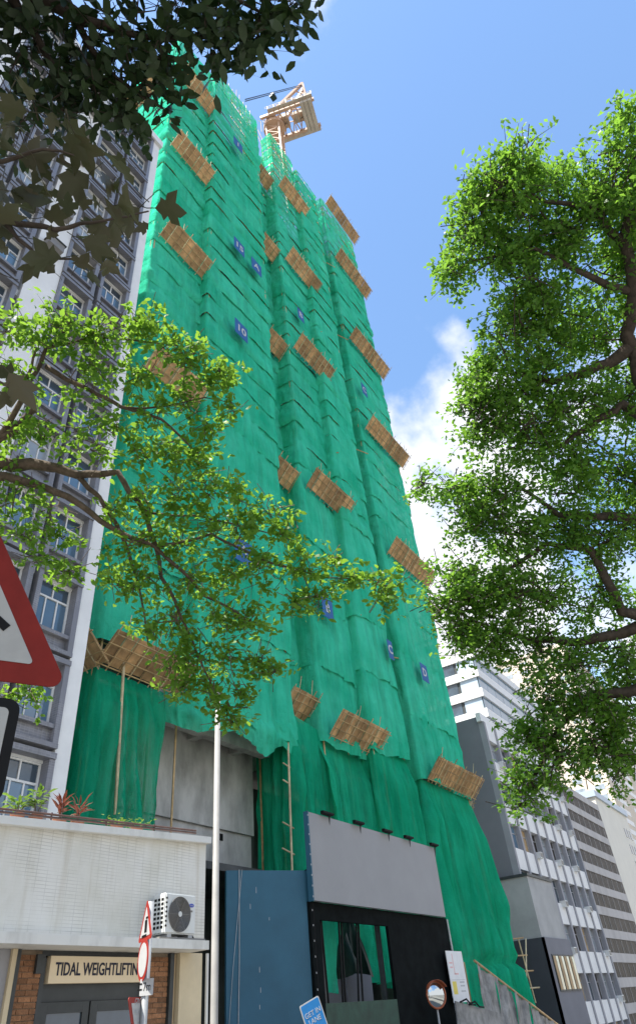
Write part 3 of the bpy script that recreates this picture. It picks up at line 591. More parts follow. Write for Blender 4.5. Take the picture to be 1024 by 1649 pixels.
for s in (-1, 1):
    MB().hexa([B0 + dv * Lc * a_ + sd * s * b_ + (0, 0, c_) for c_ in (.0, .06) for a_, b_ in ((.05, WD + .25), (.98, WD + .25), (.98, WD + .85), (.05, WD + .85))]).build('walkway', M['crane_grey'], CR)
    for i in range(8): p = B0 + dv * Lc * (.06 + .13 * i) + sd * (WD + .85) * s; MB().beam(p, p + (0, 0, 1.05), .06).build('rail_post', M['white'], CR)
cw = E0 - dv * 0.7
for q in range(3):
    a = cw - dv * q * 0.62; MB().hexa([a - sd * 2.3 - dv * .28 + (0, 0, -.9), a + sd * 2.3 - dv * .28 + (0, 0, -.9), a + sd * 2.3 + dv * .28 + (0, 0, -.9), a - sd * 2.3 + dv * .28 + (0, 0, -.9)] + [a - sd * 2.3 - dv * .28 + (0, 0, 1.9), a + sd * 2.3 - dv * .28 + (0, 0, 1.9), a + sd * 2.3 + dv * .28 + (0, 0, 1.9), a - sd * 2.3 + dv * .28 + (0, 0, 1.9)]).build('counterweight', M['crane_grey'], CR)
d_ = ray(488, 138); tt = ((B0 - EYE) @ sd) / (d_ @ sd); AP = EYE + d_ * tt          # apex in the crane's own vertical plane
for s in (-1, 1):
    MB().beam(B0 + sd * WD * s * .9, AP + sd * .35 * s, 0.42).build('a_frame_leg', M['crane'], CR)
    MB().beam(E0 - dv * 1.2 + sd * WD * s * .9, AP + sd * .35 * s, 0.32).build('a_frame_leg', M['crane'], CR)
    for q in (0.3, 0.55, 0.8):
        MB().beam(B0 + (AP - B0) * q + sd * WD * s * .9 * (1 - q), E0 - dv * 1.2 + (AP - E0 + dv * 1.2) * (q - .18) + sd * WD * s * .9 * (1 - q), 0.14).build('a_frame_brace', M['crane'], CR)
MB().tube([AP, on_y(395, 163, AP[1] - 3)], 0.05, 5).build('pendant_line', M['dark'], CR)
MB().tube([AP + np.array([0, 0, .5]), on_y(395, 160, AP[1] - 3)], 0.05, 5).build('pendant_line', M['dark'], CR)
sv = on_y(440, 156, AP[1] - 1.5); MB().box(sv[0] - .35, sv[0] + .35, sv[1] - .3, sv[1] + .3, sv[2] - .3, sv[2] + .3).build('sheave_block', M['dark'], CR)
for s in (-1, 1):
    for q in range(2): MB().tube([B0 + sd * (WD + .85) * s + (0, 0, .5 + .5 * q), E0 + sd * (WD + .85) * s + (0, 0, .5 + .5 * q)], 0.04, 5).build('handrail', M['white'], CR)
ms = MB(); c0 = B0 + dv * 0.6
cor = [c0 + sd * 1.0 * i + dv * 1.0 * j for i, j in ((-1, -1), (1, -1), (1, 1), (-1, 1))]
for c in cor: ms.beam((c[0], c[1], 84), (c[0], c[1], ZC), 0.24)
for z in np.arange(84, ZC - 1.9, 2.0):
    for i in range(4):
        a, b = cor[i], cor[(i + 1) % 4]; ms.beam((a[0], a[1], z), (b[0], b[1], z + 2), 0.12); ms.beam((a[0], a[1], z), (b[0], b[1], z), 0.1)
ms.build('lattice_mast', M['crane'], CR)
MB().tube([c0 + (0, 0, -1.2), c0 + (0, 0, 0)], 1.7, 14).build('slewing_ring', M['crane'], CR)

# ================================================================ grey-and-white apartment block on the left
LB = thing('apartment_block', (6, 16, 0), 'white apartment block with dark grey tiled window bays left of the netted tower', 'building')
LBT = 47.0; ST = 2.75; BAYS = (9.93, 8.12, 5.0, 3.2, 0.0, -1.8)
MB().box(-3, 11.95, 16.45, 28, 0, LBT - 0.4).build('wall', M['white'], LB)
for x0, x1 in ((11.48, 12.0), (6.75, 8.05), (1.6, 3.1), (-3.0, -1.9)): MB().box(x0, x1, 15.98, 16.445, 0, LBT).build('pier', M['white'], LB)
sur = MB(); w0 = 1.62; hh = 2.05
sur.box(-0.06, w0 - 0.06, -0.32, 0.2, hh - 0.14, hh + 0.02); sur.box(-0.06, w0 - 0.06, -0.30, 0.2, -0.55, -0.42)
sur.box(-0.06, 0.10, -0.28, 0.2, -0.418, hh - 0.142); sur.box(w0 - 0.24, w0 - 0.06, -0.28, 0.2, -0.418, hh - 0.142)
sur.box(0.102, w0 - 0.242, -0.10, 0.2, -0.418, 0.12); sur.box(0.102, w0 - 0.242, -0.24, -0.102, 0.0, 0.12)
sur_me = sur.mesh('window_surround', M['grey_tile'])
fw, fh = w0 - 0.36, 1.72
frm = MB()
for a in (0, fw - 0.06): frm.box(a, a + 0.06, -0.03, 0.04, 0, fh)
for b in (0, 1.12, fh - 0.06): frm.box(0.061, fw - 0.061, -0.032, 0.04, b, b + 0.06)
for a in (fw / 3 - .02, 2 * fw / 3 - .02): frm.box(a, a + 0.045, -0.029, 0.035, 0.061, 1.119)
frm.box(fw / 2 - .02, fw / 2 + .025, -0.029, 0.035, 1.181, fh - 0.061)
frm_me = frm.mesh('window_frame', M['white'])
def pane_me(w, h, m): return MB().box(0, w, 0, 0.012, 0, h).mesh('pane', m)
pl = {k: (pane_me(fw / 3 - 0.05, 1.05, M[k]), pane_me(fw / 2 - 0.09, fh - 1.25, M[k])) for k in ('glass', 'glass_pale', 'glass_blue')}
nst = 16
for i in range(nst):
    zs = 11.5 - 3 * ST + ST * i + 0.05
    MB().box(-1.9, 11.478, 16.2, 16.448, zs - 0.56 - 0.36, zs - 0.56).build('floor_band', M['white'], LB) if i else None
    for x in BAYS:
        inst('window_surround', sur_me, LB, (x, 16.2, zs))
        fo = inst('window_frame', frm_me, LB, (x + 0.12, 16.28, zs + 0.13))
        kk = random.choice(['glass', 'glass_blue', 'glass_blue', 'glass_pale'])
        for q in range(3): inst('pane', pl[kk][0], fo, (x + 0.12 + 0.05 + q * (fw / 3 - 0.01), 16.285 + 0.004 * q, zs + 0.19))
        for q in range(2): inst('pane', pl['glass' if kk != 'glass_pale' else kk][1], fo, (x + 0.12 + 0.06 + q * (fw / 2 - 0.03), 16.287, zs + 1.31))
MB().box(-3.2, 12.1, 15.8, 28.2, LBT - 0.38, LBT + 0.3).build('parapet', M['white'], LB)
for i in range(7):
    z = 28 + i * ST; od = ['lowest', 'second lowest', 'third lowest', 'middle', 'third highest', 'second highest', 'highest'][i]
    ac = thing('air_conditioner', (7.3, 15.7, z), f'{od} grey window air conditioner on the white pier of the left block', 'air conditioner', 'air conditioners on the white pier of the left block')
    MB().box(7.0, 7.7, 15.55, 15.975, z, z + 0.45).build('case', M['grille'], ac)
    MB().box(6.95, 7.75, 15.50, 15.975, z + 0.452, z + 0.5).build('hood', M['dark'], ac)

# ================================================================ low white shop building
PB = thing('shop_building', (5, 10, 0), 'low white mosaic-tiled shop building with brown brick piers in the lower left', 'building')
def ptop(x): return 4.28 + 0.062 * (x - 4)
xw0, xw1 = -3.0, 11.08
MB().hexa([(xw0, 10, 3.0), (xw1, 10, 3.0), (xw1, 15.6, 3.0), (xw0, 15.6, 3.0), (xw0, 10, ptop(xw0)), (xw1, 10, ptop(xw1)), (xw1, 15.6, ptop(xw1) - .02), (xw0, 15.6, ptop(xw0) - .02)]).build('wall', M['podium_tile'], PB)
MB().hexa([(xw0, 9.88, ptop(xw0) + .002), (xw1 + .03, 9.88, ptop(xw1) + .002), (xw1 + .03, 15.7, ptop(xw1) + .002), (xw0, 15.7, ptop(xw0) + .002)] + [(xw0, 9.88, ptop(xw0) + .12), (xw1 + .03, 9.88, ptop(xw1) + .12), (xw1 + .03, 15.7, ptop(xw1) + .12), (xw0, 15.7, ptop(xw0) + .12)]).build('coping', M['offwhite'], PB)
MB().box(xw0, 10.72, 9.55, 10.3, 2.86, 2.998).build('ledge', M['offwhite'], PB)
MB().box(xw0, 11.0, 10.9, 15.5, 0.12, 2.858).build('back_wall', M['dark'], PB)
def pxx(px, py, Y=10.1): return on_y(px, py, Y)[0]
# roadside pieces from left to right
MB().box(3.0, 7.02, 10.05, 10.10, 1.78, 2.855).build('shutter_panel', M['midgrey'], PB)
MB().box(3.0, 7.02, 10.3, 10.4, 0.13, 2.855).build('shop_window', M['glass'], PB)
MB().box(7.022, 7.10, 10.0, 10.4, 0.13, 2.857).build('jamb', M['cream'], PB)
MB().box(7.102, 7.18, 10.02, 10.4, 0.13, 2.856).build('jamb', M['dark'], PB)
brick_me = MB().box(0, 0.205, 0, 0.09, 0, 0.062).mesh('brick', M['brick'])
half_me = MB().box(0, 0.10, 0, 0.09, 0, 0.062).mesh('brick', M['brick'])
def pier(x0, n, nrow=38):
    w = n * 0.215; p = MB().box(x0 + .004, x0 + w - .012, 10.102, 10.5, 0.13, 2.855).build('brick_pier', M['mortar'], PB)
    for r in range(nrow):
        z = 0.14 + r * 0.072; x = x0
        if z + .062 > 2.855: break
        if r % 2: inst('brick', half_me, p, (x, 10.09 - .004 * random.random(), z)); x += 0.11
        while x < x0 + w - 0.05:
            if x + 0.205 > x0 + w: inst('brick', half_me, p, (x, 10.09 - .004 * random.random(), z)); x += 0.11
            else: inst('brick', brick_me, p, (x, 10.09 - .006 * random.random(), z)); x += 0.215
    return p
pier(7.185, 2); pier(9.83, 2)
MB().box(7.48, 7.62, 10.03, 10.085, 2.56, 2.80).build('junction_box', M['dark'], PB)
MB().box(7.62, 9.82, 10.12, 10.2, 2.79, 2.855).build('door_header', M['dark'], PB)
MB().box(7.62, 7.70, 10.1, 10.25, 0.13, 2.758).build('door_jamb', M['dark'], PB)
MB().box(9.72, 9.82, 10.1, 10.25, 0.13, 2.758).build('door_jamb', M['dark'], PB)
MB().box(7.702, 9.718, 10.16, 10.25, 2.22, 2.758).build('transom', M['dark'], PB)
sb = MB().box(7.74, 9.70, 10.06, 10.155, 2.44, 2.785).build('signboard', M['sign_cream'], PB)
text('lettering', 'TIDAL WEIGHTLIFTING', 0.235, frame((7.84, 10.058, 2.62), (1, 0, 0)), 0, -0.01, 0.0, M['navy'], sb, width=1.80, bold=0.0035, align='LEFT')
for x0, x1 in ((7.71, 8.62), (8.65, 9.71)):
    d = MB(); d.box(x0, x0 + .14, 10.13, 10.19, 0.14, 2.215); d.box(x1 - .12, x1, 10.13, 10.19, 0.14, 2.215); d.box(x0 + .141, x1 - .121, 10.13, 10.19, 2.08, 2.215); d.box(x0 + .141, x1 - .121, 10.13, 10.19, 0.14, 0.4)
    dr = d.build('door', M['dark'], PB); MB().box(x0 + .141, x1 - .121, 10.155, 10.165, 0.401, 2.079).build('glass_pane', M['glass'], dr)
    MB().box(x1 - .08, x1 - .04, 10.06, 10.128, 0.95, 1.35).build('handle', M['galv'], dr)
MB().box(10.27, 10.36, 10.04, 10.4, 0.13, 2.854).build('jamb', M['dark'], PB)
MB().box(10.362, 10.40, 10.05, 10.4, 0.13, 2.854).build('jamb', M['tan'], PB)
MB().box(10.44, 11.02, 9.98, 10.9, 0.13, 2.857).build('pilaster', M['cream'], PB)
MB().tube([(11.12, 9.95, 0.13), (11.12, 9.95, 2.85)], 0.03, 8).build('downpipe', M['offwhite'], PB)
# railing on the parapet
rl = thing('parapet_railing', (6, 9.98, ptop(6) + .12), 'rusty brown railing along the white parapet of the shop building', 'railing')
xr0, xr1 = 0.0, 10.75
for q in (0.07, 0.12): MB().tube([(xr0, 9.98, ptop(xr0) + .12 + q), (xr1, 9.98, ptop(xr1) + .12 + q * .9)], 0.018, 6).build('rail', M['rail'], rl)
for x in np.arange(0.4, 10.7, 1.15): MB().tube([(x, 9.98, ptop(x) + .11), (x, 9.98, ptop(x) + .26)], 0.016, 6).build('post', M['rail'], rl)
# outdoor air conditioner on the ledge
AX = 9.62
A = thing('air_conditioner', (AX, 9.6, 2.998), 'white outdoor air conditioner with round grey fan on the shop ledge', 'air conditioner')
ax0, ax1, ay0, ay1, az0, az1 = 9.62, 10.40, 9.60, 9.90, 3.08, 3.70
bmx = bmesh.new(); bmesh.ops.create_cube(bmx, size=1)
for v in bmx.verts: v.co = Vector(((ax0 + ax1) / 2 + v.co.x * (ax1 - ax0), (ay0 + ay1) / 2 + v.co.y * (ay1 - ay0), (az0 + az1) / 2 + v.co.z * (az1 - az0))) - A.location
bmesh.ops.bevel(bmx, geom=bmx.edges[:], offset=0.02, segments=3, affect='EDGES'); me = bpy.data.meshes.new('case'); bmx.to_mesh(me); bmx.free(); me.materials.append(M['plastic'])
o = bpy.data.objects.new('case', me); COL.objects.link(o); o.parent = A
fr = frame((ax0 + 0.36, ay0 - 0.001, (az0 + az1) / 2 - .01), (1, 0, 0))
MB().plate(fr, circle(0.272, 40), -0.005, 0.006).build('fan_recess', M['dark'], A)
gr = MB()
for r_ in np.arange(0.05, 0.275, 0.020):
    c1 = circle(r_, 40); pts = [fr(a, b, 0.014) for a, b in c1]; gr.tube(pts + [pts[0]], 0.0055, 4, False)
for q in range(6): a = q * math.pi / 3; gr.beam(fr(.04 * math.cos(a), .04 * math.sin(a), .012), fr(.27 * math.cos(a), .27 * math.sin(a), .012), 0.008)
gr.build('fan_grille', M['grille'], A); MB().plate(fr, circle(0.042, 20), 0.0, 0.022).build('fan_hub', M['plastic'], A)
bfr = frame((ax1 - 0.12, ay0 - 0.001, az1 - 0.17), (1, 0, 0)); bd = MB().plate(bfr, circle(0.03, 24, sx=2.1), -0.004, 0.006).build('badge', M['acblue'], A)
text('badge_lettering', 'Carrier', 0.038, bfr, 0, 0, 0.007, M['signwhite'], bd, width=0.09, ext=0.001)
MB().plate(frame((ax1 - 0.12, ay0 - .001, az1 - .26), (1, 0, 0)), rect(0.06, 0.03), -.004, .004).build('rating_label', M['grille'], A)
lv = MB()
for zi in range(7):
    for yi in range(3): lv.box(ax0 - 0.006, ax0 + 0.004, ay0 + .04 + yi * .085, ay0 + .095 + yi * .085, az0 + .08 + zi * .07, az0 + .12 + zi * .07)
for zi in range(7): lv.box(ax0 + .02, ax0 + .05, ay0 - 0.005, ay0 + .01, az0 + .1 + zi * .07, az0 + .13 + zi * .07)
tag(lv.build('side_vent', M['blackpaint'], A), kind='stuff')
for x in (ax0 + .1, ax1 - .16): MB().box(x, x + .1, 9.62, 9.88, 3.03, 3.082).build('foot', M['galv'], A)
MB().box(ax0 - .12, ax1 + .25, 9.58, 9.92, 2.999, 3.028).build('base_plate', M['grille'], A)
MB().tube([(ax1 + .02, 9.75, 3.5), (ax1 + .06, 9.78, 3.38), (ax1 + .03, 9.8, 3.2), (ax1 + .12, 9.8, 3.1), (ax1 + .24, 9.82, 3.02)], 0.016, 6).build('pipe', M['dark'], A)
MB().tube([(ax1 + .04, 9.85, 3.55), (ax1 + .04, 9.85, 3.02)], 0.02, 6).build('pipe', M['dark'], A)

# ================================================================ hoardings in front of the tower
HY = 14.0
BBo = thing('billboard', (25.3, HY, 0), 'blank grey billboard with black lamps along its top edge in front of the green nets', 'billboard')
bx0, bx1, bz0, bz1 = 20.45, 30.4, 4.85, 7.55
MB().box(bx0, bx1, HY - 0.25, HY - 0.1, bz0, bz1).build('panel', M['grey_panel'], BBo)
MB().box(bx0 - .06, bx0 - .003, HY - .27, HY - .08, bz0 - .02, bz1 + .02).build('edge_strip', M['blue_panel'], BBo)
for x in (21.5, 25.4, 29.4): MB().box(x, x + .15, HY + .3, HY + .45, -.5, bz1 - .1).build('support_post', M['dark'], BBo)
for px in (513, 563, 608, 641, 680):
    x = on_y(px, 1330, HY)[0]
    l_ = bpy.data.objects.new('billboard_lamp', None); COL.objects.link(l_); l_.parent = BBo; l_.location = Vector((x, HY - .2, bz1)) - BBo.location
    MB().tube([(x + .35, HY - .2, bz1 - .35), (x + .35, HY - .27, bz1 + .02), (x + .3, HY - .32, bz1 + .08), (x + .2, HY - .36, bz1 + .07)], 0.035, 6).build('arm', M['dark'], l_)
    MB().hexa([(x - .35, HY - .48, bz1 + .04), (x + .35, HY - .48, bz1 + .04), (x + .3, HY - .32, bz1 + .0), (x - .3, HY - .32, bz1 + .0), (x - .35, HY - .48, bz1 + .10), (x + .35, HY - .48, bz1 + .10), (x + .3, HY - .32, bz1 + .13), (x - .3, HY - .32, bz1 + .13)]).build('lamp_head', M['blackpaint'], l_)
clip = MB().box(-.011, .011, -.011, .011, -.025, .025).mesh('clip', M['signwhite'])
for i in range(9): inst('clip', clip, BBo, (bx0 - .075, HY - .28, bz0 + .1 + i * .31))
BW = thing('black_hoarding', (26, HY, 0), 'black painted hoarding wall with an open window gap under the grey billboard', 'hoarding')
ox0, ox1, oz0, oz1 = 20.95, 25.5, 2.15, 4.35
MB().box(bx0, ox0, HY - .08, HY + .04, -1, bz0 - .003).build('panel', M['black'], BW)
MB().box(ox0 + .002, ox1, HY - .078, HY + .04, oz1, bz0 - .003).build('panel', M['black'], BW)
MB().box(ox1 + .002, 30.75, HY - .08, HY + .04, -2, bz0 - .003).build('panel', M['black'], BW)
MB().box(ox0 + .002, ox1, HY - .078, HY + .04, -1, oz0).build('panel', M['tarp_dark'], BW)
for px0, px1 in ((519, 528), (521, 534), (549, 557), (553, 561), (577, 582), (580, 589)):
    a = on_y(px0, 1472, HY); b = on_y(px1, 1612, HY); MB().tube([(a[0], HY + .12, oz1 + .1), (b[0], HY + .12, oz0 - .1)], 0.035, 6).build('upright', M['blackpaint'], BW)
MB().tube([(30.8, HY - .1, 4.8), (30.85, HY - .1, 0.5)], 0.04, 6).build('edge_pole', M['galv'], BW)
IN = thing('site_interior_wall', (24, 15.6, 0), 'pale grey-blue low wall seen through the gap in the black hoarding', 'wall')
MB().box(21.5, 29.5, 17.2, 17.4, -0.5, 3.35).build('panel', M['midgrey'], IN)
for x in (23.2, 25.3, 27.4): MB().box(x, x + .08, 17.14, 17.198, -.5, 3.35).build('rib', M['midgrey'], IN)
def cloth(name, path, z0, z1, m, seed, amp, label, cat, taper=1.0):
    def outf(Aa, W): return amp * vnoise(Aa * 1.6 + seed, W * 1.2) + amp * .4 * vnoise(Aa * 4 + seed, W * 2)
    P = net_surface(path, z0, z1, 0, outf, lambda Aa, W: 0.15 * vnoise(Aa * 1.2 + seed, Aa * 0) * (1 - W), 8, 24)
    if taper != 1: cx = P[..., 0].mean(); w = np.linspace(1, taper, 24)[:, None]; P[..., 0] = cx + (P[..., 0] - cx) * w
    o = MB().grid(P).build(name, m, smooth=True); return tag(o, label, cat)
cloth('net_curtain', [(20.9, 15.3), (24.4, 15.6)], 2.45, 5.0, M['net'], 3, 0.16, 'green net curtain hanging at the left side of the hoarding gap', 'net')
cloth('tarpaulin', [(25.2, 16.4), (28.6, 16.6)], 3.1, 5.4, M['tarp_dark'], 8, 0.35, 'dark green tarpaulin bundle hanging inside the hoarding gap', 'tarpaulin', 0.35)
# blue panel, turned slightly away from the street
bl = on_y(365, 1402, 15.4); br_ = on_y(494, 1397, 14.0); zt = 1.6 + .285 * 14.6
dirb = np.array([br_[0] - bl[0], br_[1] - bl[1], 0]); Lb = np.linalg.norm(dirb)
fb = frame((bl[0], bl[1], 0), dirb)
BH = thing('blue_hoarding', (bl[0], bl[1], 0), 'tall dark blue hoarding panel beside the grey billboard', 'hoarding')
MB().plate(fb, [(0, -.3), (Lb, -.3), (Lb, zt), (0, zt)], -0.12, 0).build('panel', M['blue_panel'], BH)
MB().plate(fb, [(Lb + .004, -.3), (Lb + .14, -.3), (Lb + .14, zt + .05), (Lb + .004, zt + .05)], -0.2, 0.03).build('edge_post', M['blackpaint'], BH)
for i in range(13): p = fb(Lb + .07, 0.4 + i * .42, .055); inst('clip', clip, BH, p, None, (1, 1, 1))
for a, b, h in ((.95, 5.2, .25), (.75, 4.75, .2), (1.0, 3.1, .2), (1.02, 2.6, .18), (.98, 2.2, .15), (1.35, 4.4, .12), (.98, 1.7, .15)):
    MB().plate(fb, rect(.014, h * .7, a * 1.05, b), .001, .004).build('paint_drip', M['galv'], BH)
MB().tube([fb(.42, zt + .02, .02), fb(.40, 3.4, .03), fb(.33, 1.0, .03)], 0.012, 5).build('cable', M['galv'], BH)
MB().tube([fb(.52, zt + .02, .02), fb(.2, 3.2, .04), fb(.05, 1.6, .04)], 0.008, 5).build('cable', M['galv'], BH)
# notice, mirror, tarpaulin fence
NO = thing('notice_board', on_y(738, 1610, HY - .3), 'white notice board with faint red and yellow print beside the black hoarding', 'notice')
nfr = frame(on_y(737, 1572, HY - .3), (1, 0, 0.0)); nw, nh = 1.55, 1.72
MB().plate(nfr, rect(nw, nh), -.03, 0).build('panel', M['paper'], NO)
for a, b, w, h, m in ((-.25, .42, .06, .7, 'printred'), (-.48, .45, .3, .05, 'printred'), (-.48, .3, .25, .05, 'printred'), (-.1, .08, .4, .05, 'printred'), (-.45, -.38, .38, .42, 'printyellow'), (.3, -.2, .45, .05, 'printgrey'), (.3, -.32, .4, .05, 'printgrey'), (.3, -.5, .45, .05, 'printgrey'), (0, -.12, 1.3, .015, 'printgrey')):
    MB().plate(nfr, rect(w, h, a, b), .001, .003).build('print', M[m], NO)
for s in (-.6, .6): MB().beam(nfr(s, -nh / 2 - 2.0, -.05), nfr(s, nh / 2, -.05), .06).build('post', M['galv'], NO)
mc = on_y(702, 1602, HY - .8); MI = thing('convex_mirror', (mc[0], mc[1], 0), 'round convex traffic mirror with orange rim against the black hoarding', 'mirror')
mfr = frame(mc, (0.86, -0.5, 0)); dome = MB(); pts = []
rings = [(0.0, .10), (.14, .09), (.27, .055), (.38, .0)]
V = [mfr(0, 0, .10)]; F = []
for r_, d in rings[1:]: V += [mfr(a, b, d) for a, b in circle(r_, 28)]
for k_ in range(28): F.append((0, 1 + k_, 1 + (k_ + 1) % 28))
for g_ in range(2):
    for k_ in range(28): F.append((1 + g_ * 28 + k_, 1 + (g_ + 1) * 28 + k_, 1 + (g_ + 1) * 28 + (k_ + 1) % 28, 1 + g_ * 28 + (k_ + 1) % 28))
MB().add(V, F).build('mirror_face', M['mirror'], MI, True)
p_ = [mfr(a, b, 0) for a, b in circle(.40, 28)]; MB().tube(p_ + [p_[0]], .035, 6, False).build('rim', M['orange'], MI, True)
MB().plate(mfr, circle(.39, 28), -.05, -.02).build('back', M['orange'], MI)
hd = MB(); arc = [(.43 * math.cos(a), .43 * math.sin(a)) for a in np.linspace(.5, math.pi - .5, 14)]
hd.grid(np.array([[mfr(a, b, -.02) for a, b in arc], [mfr(a, b, .2) for a, b in arc], [mfr(a * 1.03, b * 1.03, .2) for a, b in arc], [mfr(a * 1.03, b * 1.03, -.02) for a, b in arc]])); hd.build('hood', M['orange'], MI, True)
MB().tube([mfr(0, -.3, -.08), (mfr(0, 0, -.08)[0], mfr(0, 0, -.08)[1], 0)], .038, 8).build('post', M['galv'], MI)
FE = thing('tarpaulin_fence', (34, HY, -1), 'grey tarpaulin fence sloping downhill at the foot of the netted tower', 'fence')
f1 = on_y(748, 1552, HY); f2 = on_y(885, 1655, HY)
def fpt(q, z): return np.array([f1[0] + (f2[0] - f1[0]) * q, HY, f1[2] + (f2[2] - f1[2]) * q + z])
for i in range(5):
    q0, q1 = i * .2, i * .2 + .205; n = 26; P = np.zeros((16, n, 3))
    for r_ in range(16):
        for c_ in range(n):
            q = q0 + (q1 - q0) * c_ / (n - 1); w = r_ / 15; p = fpt(q, -3.2 * w - 0.035 * abs(math.sin(q * 60)) * (1 if r_ == 0 else .6))
            p[1] += -.45 - .008 * i + .10 * float(vnoise(q * 28 + i * 3 + w * 1.2, w * 1.6)) + .04 * float(vnoise(q * 80, w * 6)); P[r_, c_] = p
    MB().grid(P).build('tarpaulin_sheet', M['tarp'], FE, True)
pole(FE, fpt(-.01, .03) + (0, -.5, 0), fpt(1.02, .03) + (0, -.5, 0), .05, pole_me, 'top_rail'); pole(FE, fpt(0, -1.6) + (0, .15, 0), fpt(1, -1.6) + (0, .15, 0), .04, pole_me, 'rail')
for q in np.linspace(0.02, .98, 7): pole(FE, fpt(q, .12) + (0, .12, 0), fpt(q, -3.2) + (0, .12, 0), .045, pole_me, 'post')
gs = [on_y(733, 1612, HY - 1.2), on_y(800, 1630, HY - 1.2), on_y(850, 1700, HY - 1.2), on_y(745, 1720, HY - 1.2)]
SH = thing('leaning_metal_sheet', (gs[3][0], gs[3][1], gs[3][2]), 'weathered grey metal sheet leaning below the white notice board', 'metal sheet')
MB().hexa([g for g in gs] + [g + np.array([0, .04, 0]) for g in gs]).build('sheet', M['tarp'], SH)
for a, b in ((.1, .5), (.3, .75)):
    p0 = gs[0] + (gs[1] - gs[0]) * a; MB().tube([p0, p0 + np.array([.4, -.1, .08]), p0 + np.array([.75, -.1, -.1]), p0 + np.array([1.2, -.08, -.12])], .03, 5).build('loose_cable', M['blackpaint'], SH)

# ================================================================ street furniture
lp0 = at(345, 1649, 10.2); LPx, LPy = lp0[0], lp0[1]; ltop = on_y(353, 1118, LPy)[2]
LP = thing('white_pole', (LPx, LPy, .125), 'slim plain white pole standing upright in front of the dark opening', 'pole')
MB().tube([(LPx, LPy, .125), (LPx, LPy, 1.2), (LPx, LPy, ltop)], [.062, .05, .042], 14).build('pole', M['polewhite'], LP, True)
MB().tube([(LPx, LPy, .125), (LPx, LPy, .7)], .085, 14).build('base', M['white'], LP)
MB().tube([(LPx, LPy, ltop), (LPx, LPy, ltop + .03)], .05, 14).build('cap', M['polewhite'], LP)
# post with four traffic signs
pp = at(234, 1600, 9.0); SP = thing('traffic_sign_post', (pp[0], pp[1], .125), 'grey post with triangular, round and inverted triangular traffic signs before the shop', 'traffic sign')
ztop = on_y(241, 1452, pp[1])[2]
MB().tube([(pp[0], pp[1], .125), (pp[0], pp[1], ztop)], .04, 12).build('post', M['galv'], SP, True)
to_cam = -np.array([pp[0], pp[1], 0]) / np.hypot(pp[0], pp[1]); rt = np.array([-to_cam[1], to_cam[0], 0])
def turned(c, deg, d=0.05):
    a = R(deg); r_ = rt * math.cos(a) + to_cam * math.sin(a); f_ = frame(c, r_); return frame(f_(0, 0, d), r_)
TRI = lambda s: [(-s / 2, -s * .2887), (s / 2, -s * .2887), (0, s * .5774)]
def tri_sign(fr, s, b, inv=False, parent=None, name='warning_triangle'):
    g = (lambda P: [(-a, -c) for a, c in P]) if inv else (lambda P: P)
    pl_ = MB().plate(fr, g(rounded(TRI(s), s * .05)), -.006, 0).build(name, M['signred'] if s < .7 else M['signred_shaded'], parent)
    MB().plate(fr, g(rounded(TRI(s - 3.46 * b), s * .015)), .001, .003).build('sign_face', M['signwhite'] if s < .7 else M['signwhite_shaded'], pl_)
    return pl_
tcn = on_y(240, 1490, pp[1] - .05); tf = turned((pp[0] + .01, pp[1], tcn[2]), 72)
t1 = tri_sign(tf, .48, .042, parent=SP)
for a, b, w, h in ((.02, .0, .08, .12), (-.02, -.09, .16, .02), (.04, .08, .07, .02)): MB().plate(tf, rect(w, h, a, b), .004, .006).build('symbol', M['blackpaint'], t1)
cf = turned((pp[0], pp[1], on_y(238, 1545, pp[1])[2]), 74); rd = MB().plate(cf, circle(.20, 36), -.006, 0).build('round_sign', M['signred'], SP)
MB().plate(cf, circle(.158, 36), .001, .003).build('sign_face', M['signwhite'], rd)
pf = turned((pp[0], pp[1], on_y(237, 1590, pp[1])[2]), 20); pt = MB().plate(pf, rounded(rect(.15, .15, .03), .01), -.004, 0).build('distance_plate', M['signwhite'], SP)
text('lettering', '7m', .11, pf, .035, .0, .001, M['blackpaint'], pt, ext=.001, width=.08); MB().plate(pf, rect(.05, .015, -.045, .03), .001, .002).build('symbol', M['blackpaint'], pt); MB().plate(pf, rect(.05, .015, -.045, -.02), .001, .002).build('symbol', M['blackpaint'], pt)
gf = turned((pp[0] - .10, pp[1] + .02, on_y(222, 1622, pp[1])[2] - .06), -66, 0.02); gw = tri_sign(gf, .50, .05, True, SP, 'give_way_triangle')
text('lettering', 'GIVE\nWAY', .085, gf, .0, .06, .004, M['printgrey'], gw, ext=.001)
# blue lane sign on its own post
gp = at(509, 1634, 11.6); GL = thing('lane_sign', (gp[0], gp[1], .125), 'small blue GET IN LANE road sign at the bottom of the picture', 'traffic sign')
tcg = -np.array([gp[0], gp[1], 0]) / np.hypot(gp[0], gp[1]); rg = np.array([-tcg[1], tcg[0], 0]); a = R(-28); rg2 = rg * math.cos(a) + tcg * math.sin(a)
gfr = frame((gp[0], gp[1], gp[2] - .12), rg2 + np.array([0, 0, .36])); pl_ = MB().plate(gfr, rounded(rect(.33, .60), .025), -.006, 0).build('sign_plate', M['signwhite'], GL)
MB().plate(gfr, rounded(rect(.30, .57), .018), .001, .003).build('sign_face', M['signblue'], pl_)
text('lettering', 'GET IN\nLANE', .085, gfr, 0, .11, .004, M['signwhite'], pl_, ext=.001)
MB().plate(gfr, [(-.025, -.24), (.025, -.24), (.025, -.12), (.07, -.12), (0, -.03), (-.07, -.12), (-.025, -.12)], .004, .006).build('arrow', M['signwhite'], pl_)
pb = gfr(0, 0, -.05); MB().tube([(pb[0], pb[1], .125), (pb[0], pb[1], pb[2] + .3)], .03, 10).build('post', M['galv'], GL)
